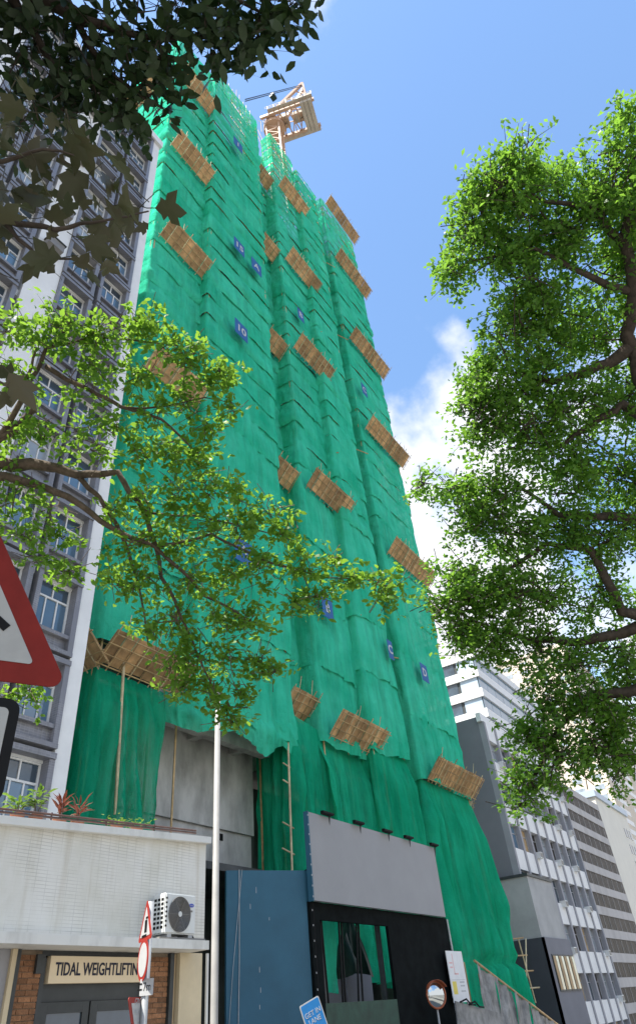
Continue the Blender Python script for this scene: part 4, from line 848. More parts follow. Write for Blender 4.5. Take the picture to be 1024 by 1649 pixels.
# near warning sign, cut by the left picture edge
wc = at(110, 1109, 2.75); hd_ = np.array([wc[0], wc[1], 0]); hd_ /= np.linalg.norm(hd_); a = R(-8); rw = np.array([hd_[1], -hd_[0], 0]); rw = rw * math.cos(a) - hd_ * math.sin(a)
S_ = .78; wf = frame(wc - rw * S_ / 2 + np.array([0, 0, S_ * .2887]), rw)
base = wf(0, 0, -.06); WS = thing('warning_sign', (base[0], base[1], .125), 'large close-up triangular warning sign with red border at the left edge', 'traffic sign')
wt = tri_sign(wf, S_, .078, parent=WS)
MB().plate(wf, [(-.05, .10), (.125, -.03), (.145, -.003), (-.03, .13)], .004, .006).build('symbol', M['blackpaint'], wt)
MB().plate(wf, [(-.09, -.12), (-.04, -.12), (-.02, .13), (-.07, .13)], .004, .006).build('symbol', M['blackpaint'], wt)
pc = at(33, 1134, 2.75); pfr = frame(wf.o + np.array([0, 0, pc[2] - wf.o[2]]), rw); ax_ = (pc - pfr.o) @ rw
pw = 2 * ax_; o = MB().plate(pfr, rounded([(-ax_, -.36), (ax_, -.36), (ax_, 0), (-ax_, 0)], .045), -.006, 0).build('supplementary_plate', M['blackpaint'], WS)
MB().plate(pfr, rounded([(-ax_ + .035, -.325), (ax_ - .035, -.325), (ax_ - .035, -.035), (-ax_ + .035, -.035)], .02), .001, .003).build('sign_face', M['signwhite_shaded'], o)
MB().tube([(base[0], base[1], .125), (base[0], base[1], wf.o[2] + .3)], .04, 12).build('post', M['galv'], WS)

# ================================================================ right-hand buildings
ORD = ['first', 'second', 'third', 'fourth', 'fifth', 'sixth', 'seventh', 'eighth', 'ninth', 'tenth']
GB = thing('office_block', (70, 20, -9), 'grey office block with white spandrel panels and window air conditioners right of the tower', 'building')
gx0, gx1, gzt, gzb = 59.6, 81.0, 23.3, -12
MB().box(gx0, gx1, 20.35, 40, gzb, gzt).build('wall', M['slate_wall'], GB)
MB().box(gx0 - .25, gx1, 19.9, 20.345, gzt - .55, gzt + .25).build('parapet', M['white'], GB)
BP = 2.62; SH_ = 3.55; nb_, ns_ = 8, 9
for j in range(nb_ + 1): MB().box(gx0 + j * BP - .0, gx0 + j * BP + .42, 19.80, 20.345, gzb, gzt - .552).build('pier', M['midgrey'], GB)
sp_me = MB().box(0, BP - .424, -.22, .2, 0, 1.6).mesh('spandrel', M['white'])
wfm = MB(); ww, wh = BP - .43, SH_ - 1.61
for a in (0, ww / 2 - .03, ww - .06): wfm.box(a, a + .06, -.05, .03, 0, wh)
for b in (0, wh * .66, wh - .06): wfm.box(.061, ww - .061, -.045, .028, b, b + .055)
wfm_me = wfm.mesh('window_frame', M['galv'])
wp = {k_: MB().box(0, ww / 2 - .07, 0, .012, 0, wh - .07).mesh('pane', M[k_]) for k_ in ('glass', 'glass_pale', 'glass_blue', 'curtain', 'glass_brown')}
acm = MB().box(0, .75, -.45, .1, 0, .5).mesh('case', M['plastic']); acg = MB().box(.06, .69, -.47, -.452, .06, .44).mesh('front_grille', M['grille'])
for i in range(ns_):
    z = gzt - .56 - (i + 1) * SH_
    for j in range(nb_):
        x = gx0 + .421 + j * BP
        inst('spandrel', sp_me, GB, (x, 20.1, z + SH_ - 1.602))
        wo_ = inst('window_frame', wfm_me, GB, (x + .002, 20.25, z))
        for h_ in range(2): inst('pane', wp[random.choice(['glass', 'glass_pale', 'glass_pale', 'glass_blue', 'glass_pale', 'curtain', 'glass_brown'])], wo_, (x + .04 + h_ * ww / 2, 20.258, z + .03))
        if random.random() < .42 and i < 8:
            xa = x + random.choice([.15, .9, 1.3]); e = thing('air_conditioner', (xa, 19.94, z - .1), f'window air conditioner, {ORD[i]} storey below the grey office roof, {ORD[j]} bay', 'air conditioner', 'window air conditioners of the grey office block')
            inst('case', acm, e, (xa, 19.94, z - .3)); inst('front_grille', acg, e, (xa, 19.94, z - .3))
for z in (19.5, 14.5): MB().box(gx0 - .06, gx0 + .02, 24.2, 25.4, z, z + 2.0).build('side_window', M['glass'], GB)
AN = thing('low_annex', (61, 19, -9), 'lower annex with black cladding and grey concrete at the foot of the office block', 'building')
MB().box(59.3, 65.4, 19.2, 33, gzb, 9.8).build('wall', M['greyrender'], AN)
MB().box(59.2, 65.5, 19.1, 33.2, 9.802, 10.0).build('cornice', M['dark'], AN)
MB().box(59.15, 59.298, 19.0, 23.5, gzb, 5.6).build('side_cladding', M['charcoal'], AN); MB().box(59.15, 65.5, 19.0, 19.198, gzb, 5.6).build('front_cladding', M['slate_wall'], AN)
for z, k_ in ((2.2, 'curtain'), (-2.2, 'glass_pale'), (-6, 'curtain')):
    for j in range(4):
        o = MB().box(59.9 + j * 1.35, 61.15 + j * 1.35, 18.93, 18.998, z, z + 2.3).build('window', M['dark'], AN)
        MB().box(59.98 + j * 1.35, 60.5 + j * 1.35, 18.9, 18.928, z + .1, z + 2.2).build('pane', M[k_], o); MB().box(60.56 + j * 1.35, 61.07 + j * 1.35, 18.9, 18.928, z + .1, z + 2.2).build('pane', M['glass_pale'], o)

# brown banded block
BBK = thing('banded_block', (100, 26, -14), 'brownish office block with alternating grey bands and dark ribbon windows at far right', 'building')
kx0, kx1, kzt = 98.5, 122, 26.5
MB().box(kx0, kx1, 25.0, 45, -20, kzt - .3).build('wall', M['stonegrey'], BBK)
for i in range(17):
    z = kzt - 1.2 - i * 2.55
    MB().box(kx0 + .9, kx1 - .9, 24.78, 24.998, z, z + 1.0).build('band', M['stonegrey'], BBK)
    for j in range(8):
        o = MB().box(kx0 + 1.0 + j * 2.75, kx0 + 3.7 + j * 2.75, 24.9, 24.997, z - 1.53, z - .02).build('ribbon_window', M['glass_brown'], BBK)
        MB().box(kx0 + 2.3 + j * 2.75, kx0 + 2.38 + j * 2.75, 24.86, 24.899, z - 1.53, z - .02).build('mullion', M['stonegrey'], o)
# striped office tower
STW = thing('striped_tower', (95, 32, -10), 'white and blue-glass striped office tower behind the grey office block', 'building')
c_ = on_y(760, 1045, 30); sx0, sy0, szt = c_[0], 30.0, c_[2]
MB().box(sx0 + .35, sx0 + 30, sy0 + .35, sy0 + 40, -15, szt - .8).build('core', M['dark'], STW)
for i in range(17):
    z = szt - 1.25 - i * 3.15
    MB().box(sx0, sx0 + 30.2, sy0, sy0 + 40, z, z + 1.3).build('band', M['white'], STW)
    for j in range(9):
        MB().box(sx0 + .3 + j * 3.3, sx0 + 3.5 + j * 3.3, sy0 + .28, sy0 + .348, z - 1.85, z - .003).build('window', M['glass_blue'], STW)
        if j < 6: MB().box(sx0 + .28, sx0 + .347, sy0 + .5 + j * 3.3, sy0 + 3.3 + j * 3.3, z - 1.85, z - .003).build('window', M['glass' if j % 2 else 'paleblue'], STW)
def slab_tower(name, px0, py0, px1, Y, depth, m, label, nst_, step, wmat, wcols=5):
    a = on_y(px0, py0, Y); b = on_y(px1, py0, Y); t = thing(name, (a[0], Y, -20), label, 'building')
    MB().box(a[0], b[0], Y, Y + depth, -20, a[2]).build('wall', M[m], t); MB().box(a[0] - .4, b[0] + .4, Y - .4, Y + depth + .4, a[2] + .003, a[2] + 1.2).build('parapet', M[m], t)
    w = (b[0] - a[0]) / wcols
    for i in range(nst_):
        z = a[2] - 3 - i * step
        for j in range(wcols): MB().box(a[0] + w * (j + .2), a[0] + w * (j + .8), Y - .06, Y - .003, z, z + step * .5).build('window', M[wmat], t)
        for j in range(4): MB().box(a[0] - .06, a[0] - .003, Y + depth * (j + .25) / 4, Y + depth * (j + .75) / 4, z, z + step * .5).build('window', M[wmat], t)
    return t
slab_tower('beige_tower', 905, 1040, 975, 44, 26, 'beige', 'tall beige residential tower behind the right-hand tree', 22, 3.2, 'glass_pale')
pt_ = thing('pale_tower', (150, 31, -20), 'pale cream windowless narrow tower at the far right behind the banded block', 'building')
MB().box(146, 172, 30, 38, -20, 33.0).build('wall', M['palecream'], pt_); MB().box(145.6, 172.4, 29.6, 38.4, 33.003, 34.2).build('parapet', M['paleblue'], pt_)
MB().box(160, 164, 29.9, 29.997, 14, 16).build('wall_sign', M['curtain'], pt_)
for j in range(3):
    for i in range(8): MB().box(165 + j * 2.2, 166.3 + j * 2.2, 29.93, 29.996, 28 - i * 3.2, 29.8 - i * 3.2).build('window', M['glass'], pt_)
slab_tower('glass_tower', 985, 1010, 1070, 70, 25, 'paleblue', 'pale blue glass tower far behind the right-hand tree', 20, 3.6, 'glass_blue', 7)
# ================================================================ plants on the roof of the shop
def blade_leaf(L, w, m, name='leaf'):
    V = [(0, 0, 0), (L * .3, w * .45, L * .04), (L * .62, w * .42, L * .03), (L, 0, -L * .12), (L * .62, -w * .42, L * .03), (L * .3, -w * .45, L * .04), (L * .3, 0, -.004), (L * .62, 0, -.006)]
    F = [(0, 6, 1), (1, 6, 7, 2), (2, 7, 3), (0, 5, 6), (5, 4, 7, 6), (4, 3, 7)]
    return MB().add(V, F).mesh(name, m, True)
lf_green = blade_leaf(.16, .06, M['leaf_plant']); lf_red = blade_leaf(.24, .055, M['leaf_red']); lf_small = blade_leaf(.09, .045, M['leaf_plant'])
def potted(px, py, y, n, lf, h, label, spread, droop):
    p = on_y(px, py, y); zb = ptop(p[0]) + .12; t = thing('potted_plant', (p[0], y, zb), label, 'plant')
    MB().tube([(p[0], y, zb), (p[0], y, zb + .16)], [.09, .12], 12).build('pot', M['terracotta'], t)
    for i in range(4):
        a = random.random() * 6.28; MB().tube([(p[0], y, zb + .14), (p[0] + .06 * math.cos(a) * spread, y + .06 * math.sin(a), zb + .14 + h * .5), (p[0] + .16 * math.cos(a) * spread, y + .12 * math.sin(a), zb + h)], .008, 5).build('stem', M['bark_pale'], t)
    for i in range(n):
        a = random.random() * 6.28; q = .35 + .65 * random.random(); rr_ = .16 * spread * q * random.random()
        inst('leaf', lf, t, (p[0] + rr_ * math.cos(a), y + rr_ * .8 * math.sin(a), zb + .12 + h * q), (random.uniform(-.5, .5), -droop + random.uniform(-.5, .6), a), [random.uniform(.7, 1.15)] * 3)
potted(30, 1306, 10.35, 60, lf_green, .30, 'leafy green potted plant on the parapet nearest the left edge', 1.6, .2)
potted(60, 1306, 10.3, 46, lf_green, .42, 'taller light green potted plant left of the red-leaved plants', 1.0, .3)
potted(98, 1310, 10.4, 22, lf_red, .30, 'red-leaved potted plant nearer the white corner pier', .5, .75)
potted(127, 1312, 10.4, 26, lf_red, .34, 'red-leaved potted plant further from the white corner pier', .5, .75)
potted(190, 1318, 10.4, 60, lf_small, .16, 'low green creeper at the foot of the netted corner, left clump', 3.0, .1)
potted(222, 1320, 10.4, 50, lf_small, .14, 'low green creeper at the foot of the netted corner, right clump', 3.0, .1)

# ================================================================ trees
def leaf_shape(kind):
    if kind == 'oval':
        V = [(0, 0, 0), (.3, .22, .05), (.68, .20, .04), (1, 0, -.06), (.68, -.20, .04), (.3, -.22, .05)]; F = [(0, 5, 1), (1, 5, 4), (1, 4, 2), (2, 4, 3)]
    elif kind == 'small':
        V = [(0, 0, 0), (.5, .27, .08), (1, 0, -.06), (.5, -.27, .08)]; F = [(0, 3, 1), (1, 3, 2)]
    return np.array(V, float), np.array(F, int)
def rand_rot(n, up=0.6):
    """per-leaf frames: tip direction mostly outward/sideways and drooping, blade normal biased upwards"""
    t = rng.normal(size=(n, 3)); t[:, 2] = t[:, 2] * .5 - .25; t /= np.linalg.norm(t, axis=1)[:, None]
    nn = rng.normal(size=(n, 3)); nn[:, 2] += up * 2.2; nn -= t * (nn * t).sum(1)[:, None]; nn /= np.linalg.norm(nn, axis=1)[:, None]
    b = np.cross(nn, t); return np.stack([t, b, nn], 2)
def leaves_mesh(name, pts, size, kind, m, off, up=.6):
    V, F = leaf_shape(kind); n = len(pts); Rm = rand_rot(n, up); s = size * rng.uniform(.65, 1.25, n)
    W = np.einsum('nij,kj->nki', Rm, V) * s[:, None, None] + pts[:, None] - np.array(off)
    FF = F[None] + (np.arange(n) * len(V))[:, None, None]
    return bm_mesh(name, W.reshape(-1, 3), FF.reshape(-1, 3), m)
TWIG = []
def blob_points(blobs, density, cl, flat=.75, nl=(16, 44), spray=0.0, hang=-.25):
    """leaf positions: every blob is a loose cloud of leafy sprays, each growing along its own twig"""
    out = []; TWIG.clear()
    for px, py, rpx, t, *k_ in blobs:
        c = at(px, py, t); Rr = .82 * rpx * t / FPX; dn = density * (k_[0] if k_ else 1)
        nc = max(4, int(5 + 30 * (rpx / 60.0) ** 2 * dn)); d = rng.normal(size=(nc, 3)); d /= np.linalg.norm(d, axis=1)[:, None]
        q_ = rng.uniform(.1, 1, nc) ** .55; out_ = rng.random(nc) < .22; q_ = np.where(out_, rng.uniform(.95, 1.28, nc), q_)
        cc = c + d * np.array([1, 1, .85]) * (Rr * q_[:, None])
        for q, o_, dd in zip(cc, out_, d):
            nl_ = int(rng.integers(*nl) * (.6 if o_ else 1)); w = dd + rng.normal(size=3) * .7 + np.array([0, 0, hang]); w /= np.linalg.norm(w); L_ = spray * rng.uniform(.5, 1.4)
            tt = rng.uniform(0, 1, nl_) ** .8; sc_ = cl * (1.05 - .6 * tt) * rng.uniform(.7, 1.2)
            out.append(q + w * (L_ * (tt[:, None] - .4)) + rng.normal(size=(nl_, 3)) * np.array([1, 1, flat]) * sc_[:, None])
            if spray: TWIG.append((q - w * L_ * .75 - dd * Rr * .12, q, q + w * L_ * .55))
    return np.concatenate(out)
def twig_mesh(parent, m, r_):
    mb = MB()
    for a, b, c in TWIG: mb.tube([a, b, c], [r_, r_ * .7, r_ * .3], 3, False)
    o = mb.build('twigs', m, parent); return tag(o, kind='stuff')
def limb(parent, pts, m, name='branch', n=8):
    P = []; rr_ = []
    Q = [at(a, b, t) for a, b, t, r_ in pts]; r0 = [r_ for *_, r_ in pts]
    for i in range(len(Q) - 1):
        for s in np.linspace(0, 1, 5)[:-1]:
            p = Q[i] * (1 - s) + Q[i + 1] * s; jit = np.array([vnoise(i + s * 2, 3.1), vnoise(i + s * 2, 9.7), vnoise(i + s * 2, 5.2)]) * .5 * (r0[i] + .02)
            P.append(p + jit * (s > 0)); rr_.append(r0[i] * (1 - s) + r0[i + 1] * s)
    P.append(Q[-1]); rr_.append(r0[-1]); return MB().tube(P, rr_, n).build(name, m, parent, True)
def twigs(parent, blobs, src, m, n_per, r_=0.012):
    mb = MB()
    for px, py, rpx, t, *_ in blobs:
        c = at(px, py, t); Rr = rpx * t / FPX
        for i in range(n_per):
            d = rng.normal(size=3); d /= np.linalg.norm(d); a = c + rng.normal(size=3) * Rr * .25; b = c + d * Rr * .95; mid = (a + b) / 2 + rng.normal(size=3) * Rr * .12
            mb.tube([a, mid, b], [r_, r_ * .8, r_ * .4], 5, False)
    o = mb.build('twigs', m, parent); return tag(o, kind='stuff')
def add_leaf_objects(parent, pts, size, me_list, up=.4):
    Rm = rand_rot(len(pts), up)
    for p, r_ in zip(pts, Rm):
        inst('leaf', random.choice(me_list), parent, p, Matrix(r_.tolist()).to_euler(), [size * random.uniform(.7, 1.25)] * 3)
def tree_crown(parent, pts, size, kind, m, up=.6, n_obj=0, leaf_me=None):
    p0 = np.array(wloc(parent))
    if n_obj:
        d = np.linalg.norm(pts - EYE, axis=1)
        cxy = np.array([ROT.T @ (p - EYE) for p in pts]); u_ = PX + FPX * cxy[:, 0] / cxy[:, 2]; v_ = PY - FPX * cxy[:, 1] / cxy[:, 2]
        ok = (cxy[:, 2] > .1) & (u_ > 0) & (u_ < 1024) & (v_ > 0) & (v_ < 1649); d = np.where(ok, d, 1e9); ix = np.argsort(d)[:n_obj]
        add_leaf_objects(parent, pts[ix], size, leaf_me, up); pts = np.delete(pts, ix, 0)
    o = bpy.data.objects.new('crown', leaves_mesh('crown', pts, size, kind, m, p0, up)); COL.objects.link(o); o.parent = parent; return tag(o, kind='stuff')

# ---- big fig tree on the right
tb = at(1180, 1100, 13.5); RT = thing('fig_tree', (tb[0], tb[1], .125), 'large spreading fig tree with bright green crown on the right', 'tree')
Pt = [np.array([tb[0], tb[1], .1]), np.array([tb[0] - .1, tb[1], 1.6]), np.array([tb[0] + .15, tb[1] + .1, 3.2]), at(1170, 950, 13.2), at(1150, 800, 13), at(1100, 700, 12.8)]
MB().tube(Pt, [.55, .42, .38, .36, .32, .26], 14).build('trunk', M['bark'], RT, True)
for L_ in ([(1100, 700, 12.8, .20), (1030, 610, 12.6, .13), (1008, 540, 12.6, .11), (1020, 470, 12.5, .10), (1004, 380, 12.6, .09), (1022, 320, 12.8, .06), (1050, 200, 13, .04)],
           [(1012, 560, 12.6, .12), (960, 590, 12.4, .09), (890, 615, 12.2, .06), (820, 600, 12, .03)],
           [(1100, 700, 12.8, .13), (1000, 650, 12.5, .08), (955, 680, 12.3, .055), (900, 720, 12, .035)],
           [(1165, 900, 13.0, .2), (1060, 1000, 12.6, .12), (1000, 985, 12.4, .09), (950, 885, 12.2, .07), (880, 875, 12, .045), (800, 930, 11.8, .025)],
           [(1165, 960, 13.0, .18), (1024, 1010, 12.6, .10), (930, 1035, 12.2, .075), (850, 1030, 12, .045), (760, 1000, 11.6, .03)],
           [(1175, 1120, 13.0, .16), (1024, 1110, 12.5, .10), (950, 1120, 12.2, .07), (900, 1170, 12, .045), (860, 1250, 11.8, .03)],
           [(1010, 400, 12.6, .08), (950, 330, 12.4, .05), (880, 325, 12.2, .03), (800, 290, 12, .015)],
           [(1018, 470, 12.5, .07), (940, 440, 12.2, .05), (860, 400, 12, .03), (760, 420, 11.9, .012)],
           [(1060, 830, 12.9, .12), (980, 830, 12.3, .08), (900, 830, 12, .05), (830, 780, 11.8, .02)]):
    limb(RT, L_, M['bark'])
RB = [(838, 262, 34, 12), (815, 300, 45, 12), (772, 320, 42, 12), (755, 375, 42, 11.9), (725, 430, 28, 11.9), (795, 400, 55, 12.2), (850, 340, 60, 12.4), (890, 290, 32, 12.6), (910, 390, 60, 12.5, 1.00),
      (990, 280, 58, 12.6), (1020, 340, 60, 12.8), (960, 330, 40, 12.4), (1000, 440, 60, 12.9, 1.00), (850, 470, 60, 12.2), (830, 530, 62, 12), (900, 530, 60, 12.5, .8), (970, 540, 60, 13, 0.85),
      (790, 600, 50, 11.9), (770, 640, 42, 11.8), (845, 620, 62, 12), (920, 650, 60, 12.3, .8), (1000, 640, 60, 13, 0.85), (780, 690, 50, 11.8), (850, 700, 60, 12), (930, 740, 70, 12.3), (1010, 760, 60, 12.8, 0.93),
      (735, 785, 36, 11.6, 1.00), (680, 778, 16, 11.5, .35), (760, 835, 42, 11.7, 1.00), (800, 790, 55, 11.8), (830, 860, 60, 12), (900, 840, 62, 12.2), (980, 860, 60, 12.7, 0.93),
      (735, 930, 42, 11.6, .8), (705, 975, 22, 11.5, 0.93), (760, 960, 55, 11.7), (820, 960, 55, 11.8), (880, 960, 55, 12.2, 0.93), (745, 1020, 42, 11.6), (790, 1030, 45, 11.8, 1.00), (960, 960, 50, 12.7, 0.70),
      (870, 1030, 40, 12, 0.93), (930, 1060, 45, 12.2, 0.85), (1000, 1060, 50, 12.6, 0.93), (880, 1120, 52, 12), (950, 1140, 55, 12.2), (1010, 1160, 50, 12.6), (865, 1190, 46, 11.8), (900, 1230, 42, 11.9), (960, 1210, 45, 12.2), (850, 1262, 26, 11.7), (840, 1295, 12, 11.7), (1005, 1230, 30, 12.4, 0.93),
      (1090, 260, 100, 13.5), (1100, 430, 110, 14), (1110, 620, 110, 14), (1110, 820, 110, 14), (1100, 1000, 100, 13.6), (1010, 200, 20, 13)]
tree_crown(RT, blob_points(RB, 1.22, .13, nl=(24, 64), spray=.62), .10, 'small', M['leaf_right'], .55)
twig_mesh(RT, M['bark'], .009)
twigs(RT, RB[:-6], None, M['bark'], 5, .016)

# ---- bright tree on the left, limbs entering from the left edge
lb_ = at(-230, 1000, 7.8); LT = thing('bright_leaved_tree', (lb_[0], lb_[1], .125), 'tree with sunlit yellow-green leaves reaching across the netted tower from the left', 'tree')
Pt = [np.array([lb_[0], lb_[1], .1]), np.array([lb_[0] + .05, lb_[1], 1.5]), at(-180, 900, 7.8), at(-110, 780, 7.7)]
MB().tube(Pt, [.22, .17, .14, .11], 12).build('trunk', M['bark_pale'], LT, True)
for L_ in ([(-110, 780, 7.7, .10), (0, 744, 7.5, .075), (60, 748, 7.4, .06), (125, 765, 7.3, .045), (190, 760, 7.2, .032), (235, 825, 7.1, .026), (260, 930, 7, .02), (300, 1010, 6.9, .014), (345, 1110, 6.8, .008)],
           [(-110, 780, 7.7, .09), (-40, 760, 7.5, .06), (20, 770, 7.4, .045), (110, 800, 7.2, .035), (180, 850, 7.1, .028), (250, 880, 7, .022), (330, 960, 6.9, .015), (420, 1010, 6.8, .008)],
           [(125, 765, 7.3, .03), (160, 800, 7.2, .025), (200, 870, 7.1, .02), (225, 950, 7, .012), (240, 1040, 7, .007)],
           [(-90, 760, 7.6, .07), (0, 705, 7.5, .045), (55, 660, 7.4, .032), (40, 620, 7.4, .02), (60, 560, 7.4, .01)],
           [(0, 705, 7.5, .035), (50, 610, 7.4, .026), (75, 560, 7.4, .02), (110, 530, 7.3, .012)],
           [(75, 590, 7.4, .028), (140, 625, 7.2, .022), (195, 655, 7.1, .02), (260, 675, 7, .015), (320, 730, 6.9, .008)],
           [(195, 655, 7.1, .014), (255, 655, 7, .010), (330, 640, 6.9, .006), (375, 650, 6.9, .004)],
           [(75, 560, 7.4, .016), (150, 540, 7.3, .012), (230, 550, 7.2, .008), (310, 560, 7.1, .004)],
           [(250, 880, 7, .018), (340, 860, 6.9, .014), (430, 905, 6.8, .012), (520, 930, 6.7, .008), (625, 935, 6.6, .004)],
           [(235, 825, 7.1, .016), (320, 830, 7, .012), (400, 850, 6.9, .008), (470, 870, 6.8, .004)]):
    limb(LT, L_, M['bark_pale'], n=7)
LBb = [(20, 530, 40, 7.4), (70, 545, 38, 7.4, .7), (110, 520, 42, 7.3), (160, 540, 38, 7.2), (40, 620, 36, 7.4, .6), (200, 530, 42, 7.2), (240, 520, 30, 7.2), (270, 560, 36, 7.1), (300, 580, 28, 7), (315, 560, 18, 7), (150, 600, 46, 7.2), (215, 610, 38, 7.1),
       (245, 660, 34, 7), (300, 650, 28, 6.9, .8), (345, 620, 24, 6.9), (370, 655, 18, 6.8), (330, 690, 26, 6.9), (355, 600, 16, 6.8), (180, 690, 30, 7.1, .6), (270, 720, 34, 7), (310, 740, 24, 6.9), (230, 730, 22, 7, .6),
       (20, 690, 36, 7.4, .8), (70, 690, 34, 7.3, .7), (120, 700, 34, 7.2, .7), (20, 800, 40, 7.4, .8), (80, 820, 34, 7.3, .6), (40, 860, 24, 7.3, .5), (160, 720, 26, 7.1, .6),
       (240, 800, 40, 7), (290, 790, 40, 6.9), (340, 790, 42, 6.9), (380, 800, 34, 6.8), (340, 850, 46, 6.9), (280, 860, 44, 7), (220, 870, 42, 7), (390, 860, 40, 6.8), (440, 820, 30, 6.7, .8), (460, 860, 34, 6.7, .7), (430, 910, 32, 6.8), (380, 930, 44, 6.9), (310, 930, 44, 6.9), (250, 940, 42, 7), (190, 930, 36, 7, .7), (180, 830, 34, 7.1, .8),
       (490, 920, 30, 6.7, .8), (540, 910, 28, 6.6, .8), (515, 960, 28, 6.7, .7), (575, 935, 22, 6.6, .6), (612, 940, 22, 6.6, .9), (630, 955, 12, 6.6), (480, 970, 22, 6.7, .6),
       (350, 1000, 44, 6.9), (290, 1000, 40, 6.9), (400, 1000, 38, 6.8), (245, 1020, 30, 7, .8), (320, 1060, 40, 6.9), (280, 1070, 34, 6.9), (370, 1060, 36, 6.8), (420, 1060, 26, 6.8, .7), (440, 1080, 16, 6.8, .6), (340, 1110, 28, 6.8), (290, 1110, 22, 6.9, .8), (365, 1140, 22, 6.8), (390, 1110, 20, 6.8, .6), (375, 1160, 14, 6.8, .5),
       (60, 900, 18, 7.2, .4), (110, 920, 18, 7.2, .4), (95, 860, 16, 7.2, .4), (20, 1120, 26, 7.4, .5), (50, 1110, 16, 7.4, .4), (-60, 560, 60, 7.6), (-70, 700, 70, 7.7), (-60, 850, 60, 7.7)]
mid_leaf = []
V_, F_ = leaf_shape('oval'); mid_leaf.append(MB().add(V_, [tuple(map(int, f)) for f in F_]).mesh('leaf', M['leaf_mid']))
tree_crown(LT, blob_points(LBb, .43, .062, nl=(12, 32), spray=.34), .078, 'oval', M['leaf_mid'], .5, 300, mid_leaf)
twig_mesh(LT, M['bark_pale'], .004)
twigs(LT, LBb[:-3], None, M['bark_pale'], 4, .006)

# ---- dark canopy overhead, top left
db = at(-700, 900, 7.0); DT = thing('dark_canopy_tree', (db[0], db[1], .125), 'shaded dark-leaved tree canopy hanging over the top left of the picture', 'tree')
top = at(-150, -160, 7.0)
Pt = [np.array([db[0], db[1], .1]), np.array([db[0], db[1] + .1, 2.5]), np.array([db[0] + .1, db[1], 5.0]), top * .55 + np.array([db[0], db[1], 6.5]) * .45, top]
MB().tube(Pt, [.4, .3, .26, .2, .14], 12).build('trunk', M['bark'], DT, True)
for L_ in ([(-150, -160, 7, .12), (0, -40, 6.6, .07), (120, 30, 6.3, .04), (230, 60, 6.2, .025), (330, 60, 6.1, .015), (440, 30, 6, .006)],
           [(0, -40, 6.6, .05), (60, 60, 6.4, .03), (110, 160, 6.2, .018), (150, 180, 6.1, .008)],
           [(120, 30, 6.3, .03), (170, 110, 6.2, .02), (230, 160, 6.1, .01), (290, 120, 6, .005)],
           [(-150, -160, 7, .08), (100, -80, 6.5, .05), (300, -40, 6.2, .03), (420, 20, 6, .01)]):
    limb(DT, L_, M['bark'], n=7)
DB = [(20, 20, 70, 6.5), (90, 30, 60, 6.4), (160, 40, 55, 6.3), (230, 30, 55, 6.2), (300, 18, 44, 6.1), (370, 25, 50, 6.1), (420, 15, 36, 6), (455, 8, 20, 6), (30, 110, 60, 6.4), (90, 110, 50, 6.3, .7), (150, 110, 46, 6.2, .8), (210, 100, 46, 6.1, .8), (262, 85, 30, 6.1), (335, 58, 26, 6, .9), (375, 60, 22, 6),
      (400, 60, 18, 6), (60, 170, 46, 6.2), (110, 180, 36, 6.2, .8), (160, 150, 34, 6.1, .8), (215, 150, 36, 6.1, .8), (236, 140, 22, 6, .9), (185, 185, 24, 6, .7), (210, 190, 18, 6, .7), (268, 130, 10, 6, .6), (350, 95, 14, 6), (20, 190, 50, 6.3, .8), (430, 40, 12, 6), (470, 5, 10, 6), (410, 80, 9, 6)]
DBup = [(-160, -90, 130, 7.2, .55), (80, -190, 150, 7.2, .55), (260, -190, 140, 7.2, .55), (400, -170, 110, 7.0, .55), (-240, 80, 150, 7.4, .5), (-180, 220, 100, 7.2, .5), (160, -300, 180, 8.0, .4), (350, -330, 180, 8.0, .4)]
oval = [MB().add(V_, [tuple(map(int, f)) for f in F_]).mesh('leaf', M['leaf_dark'])]
def shade_blobs(centres, dists, Rr, n):
    """unseen canopy leaves added towards the sun to shade hanging leaves and near sign"""
    out = []
    for c in centres:
        for d in dists:
            q = c + np.array(SUN) * d; v = ROT.T @ (q - EYE)
            if v[2] > 0 and PY - FPX * (v[1] - Rr * 1.3) / v[2] > -10 and abs(v[0] / v[2]) < .7: continue
            out.append(q + rng.normal(size=(n, 3)) * Rr * .6)
    return np.concatenate(out) if out else np.zeros((0, 3))
up_ = blob_points(DBup, .30, .16)
sh1 = shade_blobs([at(a, b, t) for a, b, r_, t, *_ in DB], (1.6, 2.6, 3.6), .6, 130)
def out_of_view(P, mg=40):
    v = (P - EYE) @ ROT; u_ = PX + FPX * v[:, 0] / v[:, 2]; w_ = PY - FPX * v[:, 1] / v[:, 2]
    return P[~((v[:, 2] > .05) & (u_ > -mg) & (u_ < 1024 + mg) & (w_ > -mg) & (w_ < 1649 + mg))]
sh2 = shade_blobs([at(a, b, 3) for a in (0, 110, 220) for b in (200, 320, 440)] + [at(a, b, 2.75) for a in (-60, 0, 60) for b in (880, 960, 1040, 1120, 1250)], (3.2, 4.2, 5.2, 6.2), .7, 260)
tree_crown(DT, np.concatenate([blob_points(DB, .25, .085, nl=(6, 12), spray=.30, hang=-.6), out_of_view(np.concatenate([up_, sh1, sh2]))]), .118, 'oval', M['leaf_dark'], .5, 300, oval)  # crown also holds the out-of-view leaves added for their shade
twigs(DT, DB, None, M['bark'], 3, .006); twig_mesh(DT, M['bark'], .004)

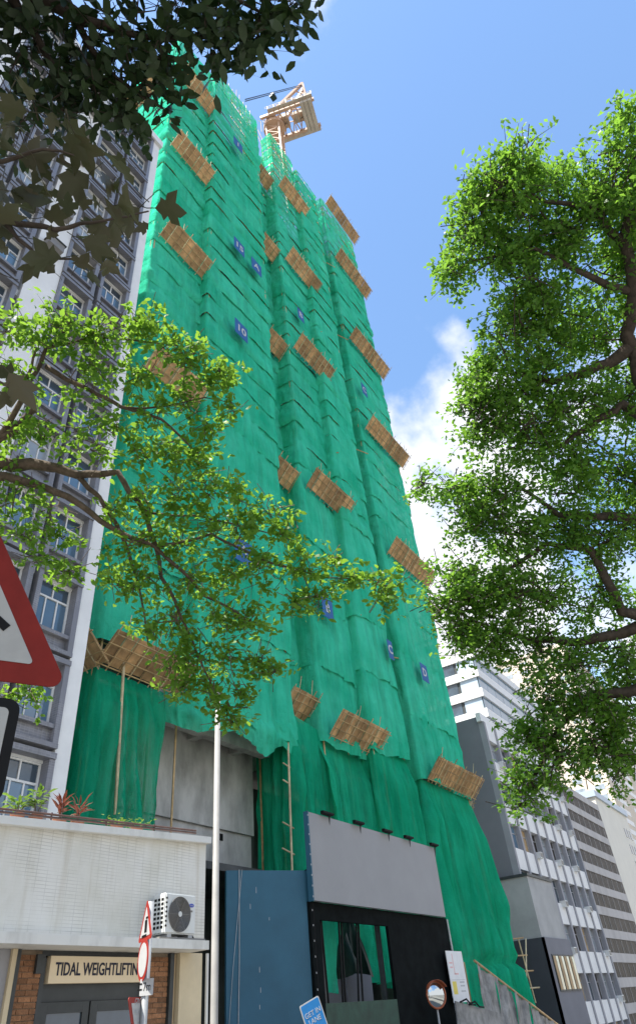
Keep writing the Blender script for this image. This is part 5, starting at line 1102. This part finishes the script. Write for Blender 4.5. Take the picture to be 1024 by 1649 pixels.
# ---- close lobed leaves, left
hb = at(-900, 1200, 3.0); HT = thing('lobed_leaf_tree', (hb[0], hb[1], .125), 'branch of large dark brownish lobed leaves close to the camera at upper left', 'tree')
te = at(-200, 330, 3.2)
MB().tube([np.array([hb[0], hb[1], .1]), np.array([hb[0], hb[1], 2.2]), at(-500, 420, 3.3), te], [.10, .08, .055, .03], 10).build('trunk', M['bark'], HT, True)
for L_ in ([(-200, 330, 3.2, .028), (0, 350, 3.1, .014), (90, 370, 3.0, .010), (170, 355, 2.9, .005), (240, 340, 2.9, .003)], [(-200, 330, 3.2, .02), (-20, 260, 3.1, .010), (70, 240, 3, .006), (120, 250, 3, .003)], [(0, 350, 3.1, .010), (60, 410, 3, .006), (140, 420, 3, .003)], [(-200, 500, 3.3, .012), (-20, 600, 3.1, .006), (20, 630, 3.1, .003)]):
    limb(HT, L_, M['bark'], n=6)
def lobed(seed):
    r_ = np.random.default_rng(seed); pts = [(0, 0)]
    for ang, L_ in ((-100, .45), (-52, .85), (0, 1.0), (52, .85), (100, .45)):
        for da, k_ in ((-22, .66), (0, 1.0), (22, .66)):
            a = R(ang + da + r_.uniform(-4, 4)); q = L_ * k_ * r_.uniform(.93, 1.07); pts.append((.25 + q * .75 * math.cos(a), q * .62 * math.sin(a)))
    bend = r_.uniform(.1, .45); fold = r_.uniform(.05, .35); P = []
    for x, y in pts: P.append((x, y))
    n = len(P); V = []; zf_ = lambda x, y: fold * abs(y) - bend * x * x + .10 * math.sin(5 * x + seed) * y
    V.append((.28, 0, zf_(.28, 0)))
    for x, y in P: V.append((.28 + (x - .28) * .55, y * .55, zf_(.28 + (x - .28) * .55, y * .55)))
    for x, y in P: V.append((x, y, zf_(x, y) + r_.uniform(-.02, .02)))
    F = [(0, 1 + i, 1 + (i + 1) % n) for i in range(n)] + [(1 + i, 1 + n + i, 1 + n + (i + 1) % n, 1 + (i + 1) % n) for i in range(n)]
    mb = MB().add(V, F); mb.tube([(0, 0, zf_(0, 0)), (-.25, .02, .06), (-.45, 0, .16)], .012, 4)
    return mb.mesh('leaf', M['leaf_lobed'], True)
lob = [lobed(s) for s in range(8)]
HL = [(10, 200), (40, 215), (25, 250), (75, 225), (100, 200), (60, 265), (5, 290), (40, 300), (90, 260), (120, 245), (130, 285), (75, 300), (20, 335), (55, 340), (100, 320), (150, 310), (165, 275), (110, 350), (30, 380), (75, 385), (130, 385), (160, 345), (190, 330), (215, 300), (225, 335), (250, 335), (240, 360), (195, 370), (150, 400), (15, 410), (60, 420), (100, 415), (125, 430), (165, 425), (190, 400), (90, 440), (140, 445), (0, 360), (5, 240), (0, 440), (205, 265), (180, 300), (15, 600), (10, 630), (25, 615), (45, 180), (15, 165), (85, 180), (120, 215), (30, 320), (70, 350), (135, 340)]
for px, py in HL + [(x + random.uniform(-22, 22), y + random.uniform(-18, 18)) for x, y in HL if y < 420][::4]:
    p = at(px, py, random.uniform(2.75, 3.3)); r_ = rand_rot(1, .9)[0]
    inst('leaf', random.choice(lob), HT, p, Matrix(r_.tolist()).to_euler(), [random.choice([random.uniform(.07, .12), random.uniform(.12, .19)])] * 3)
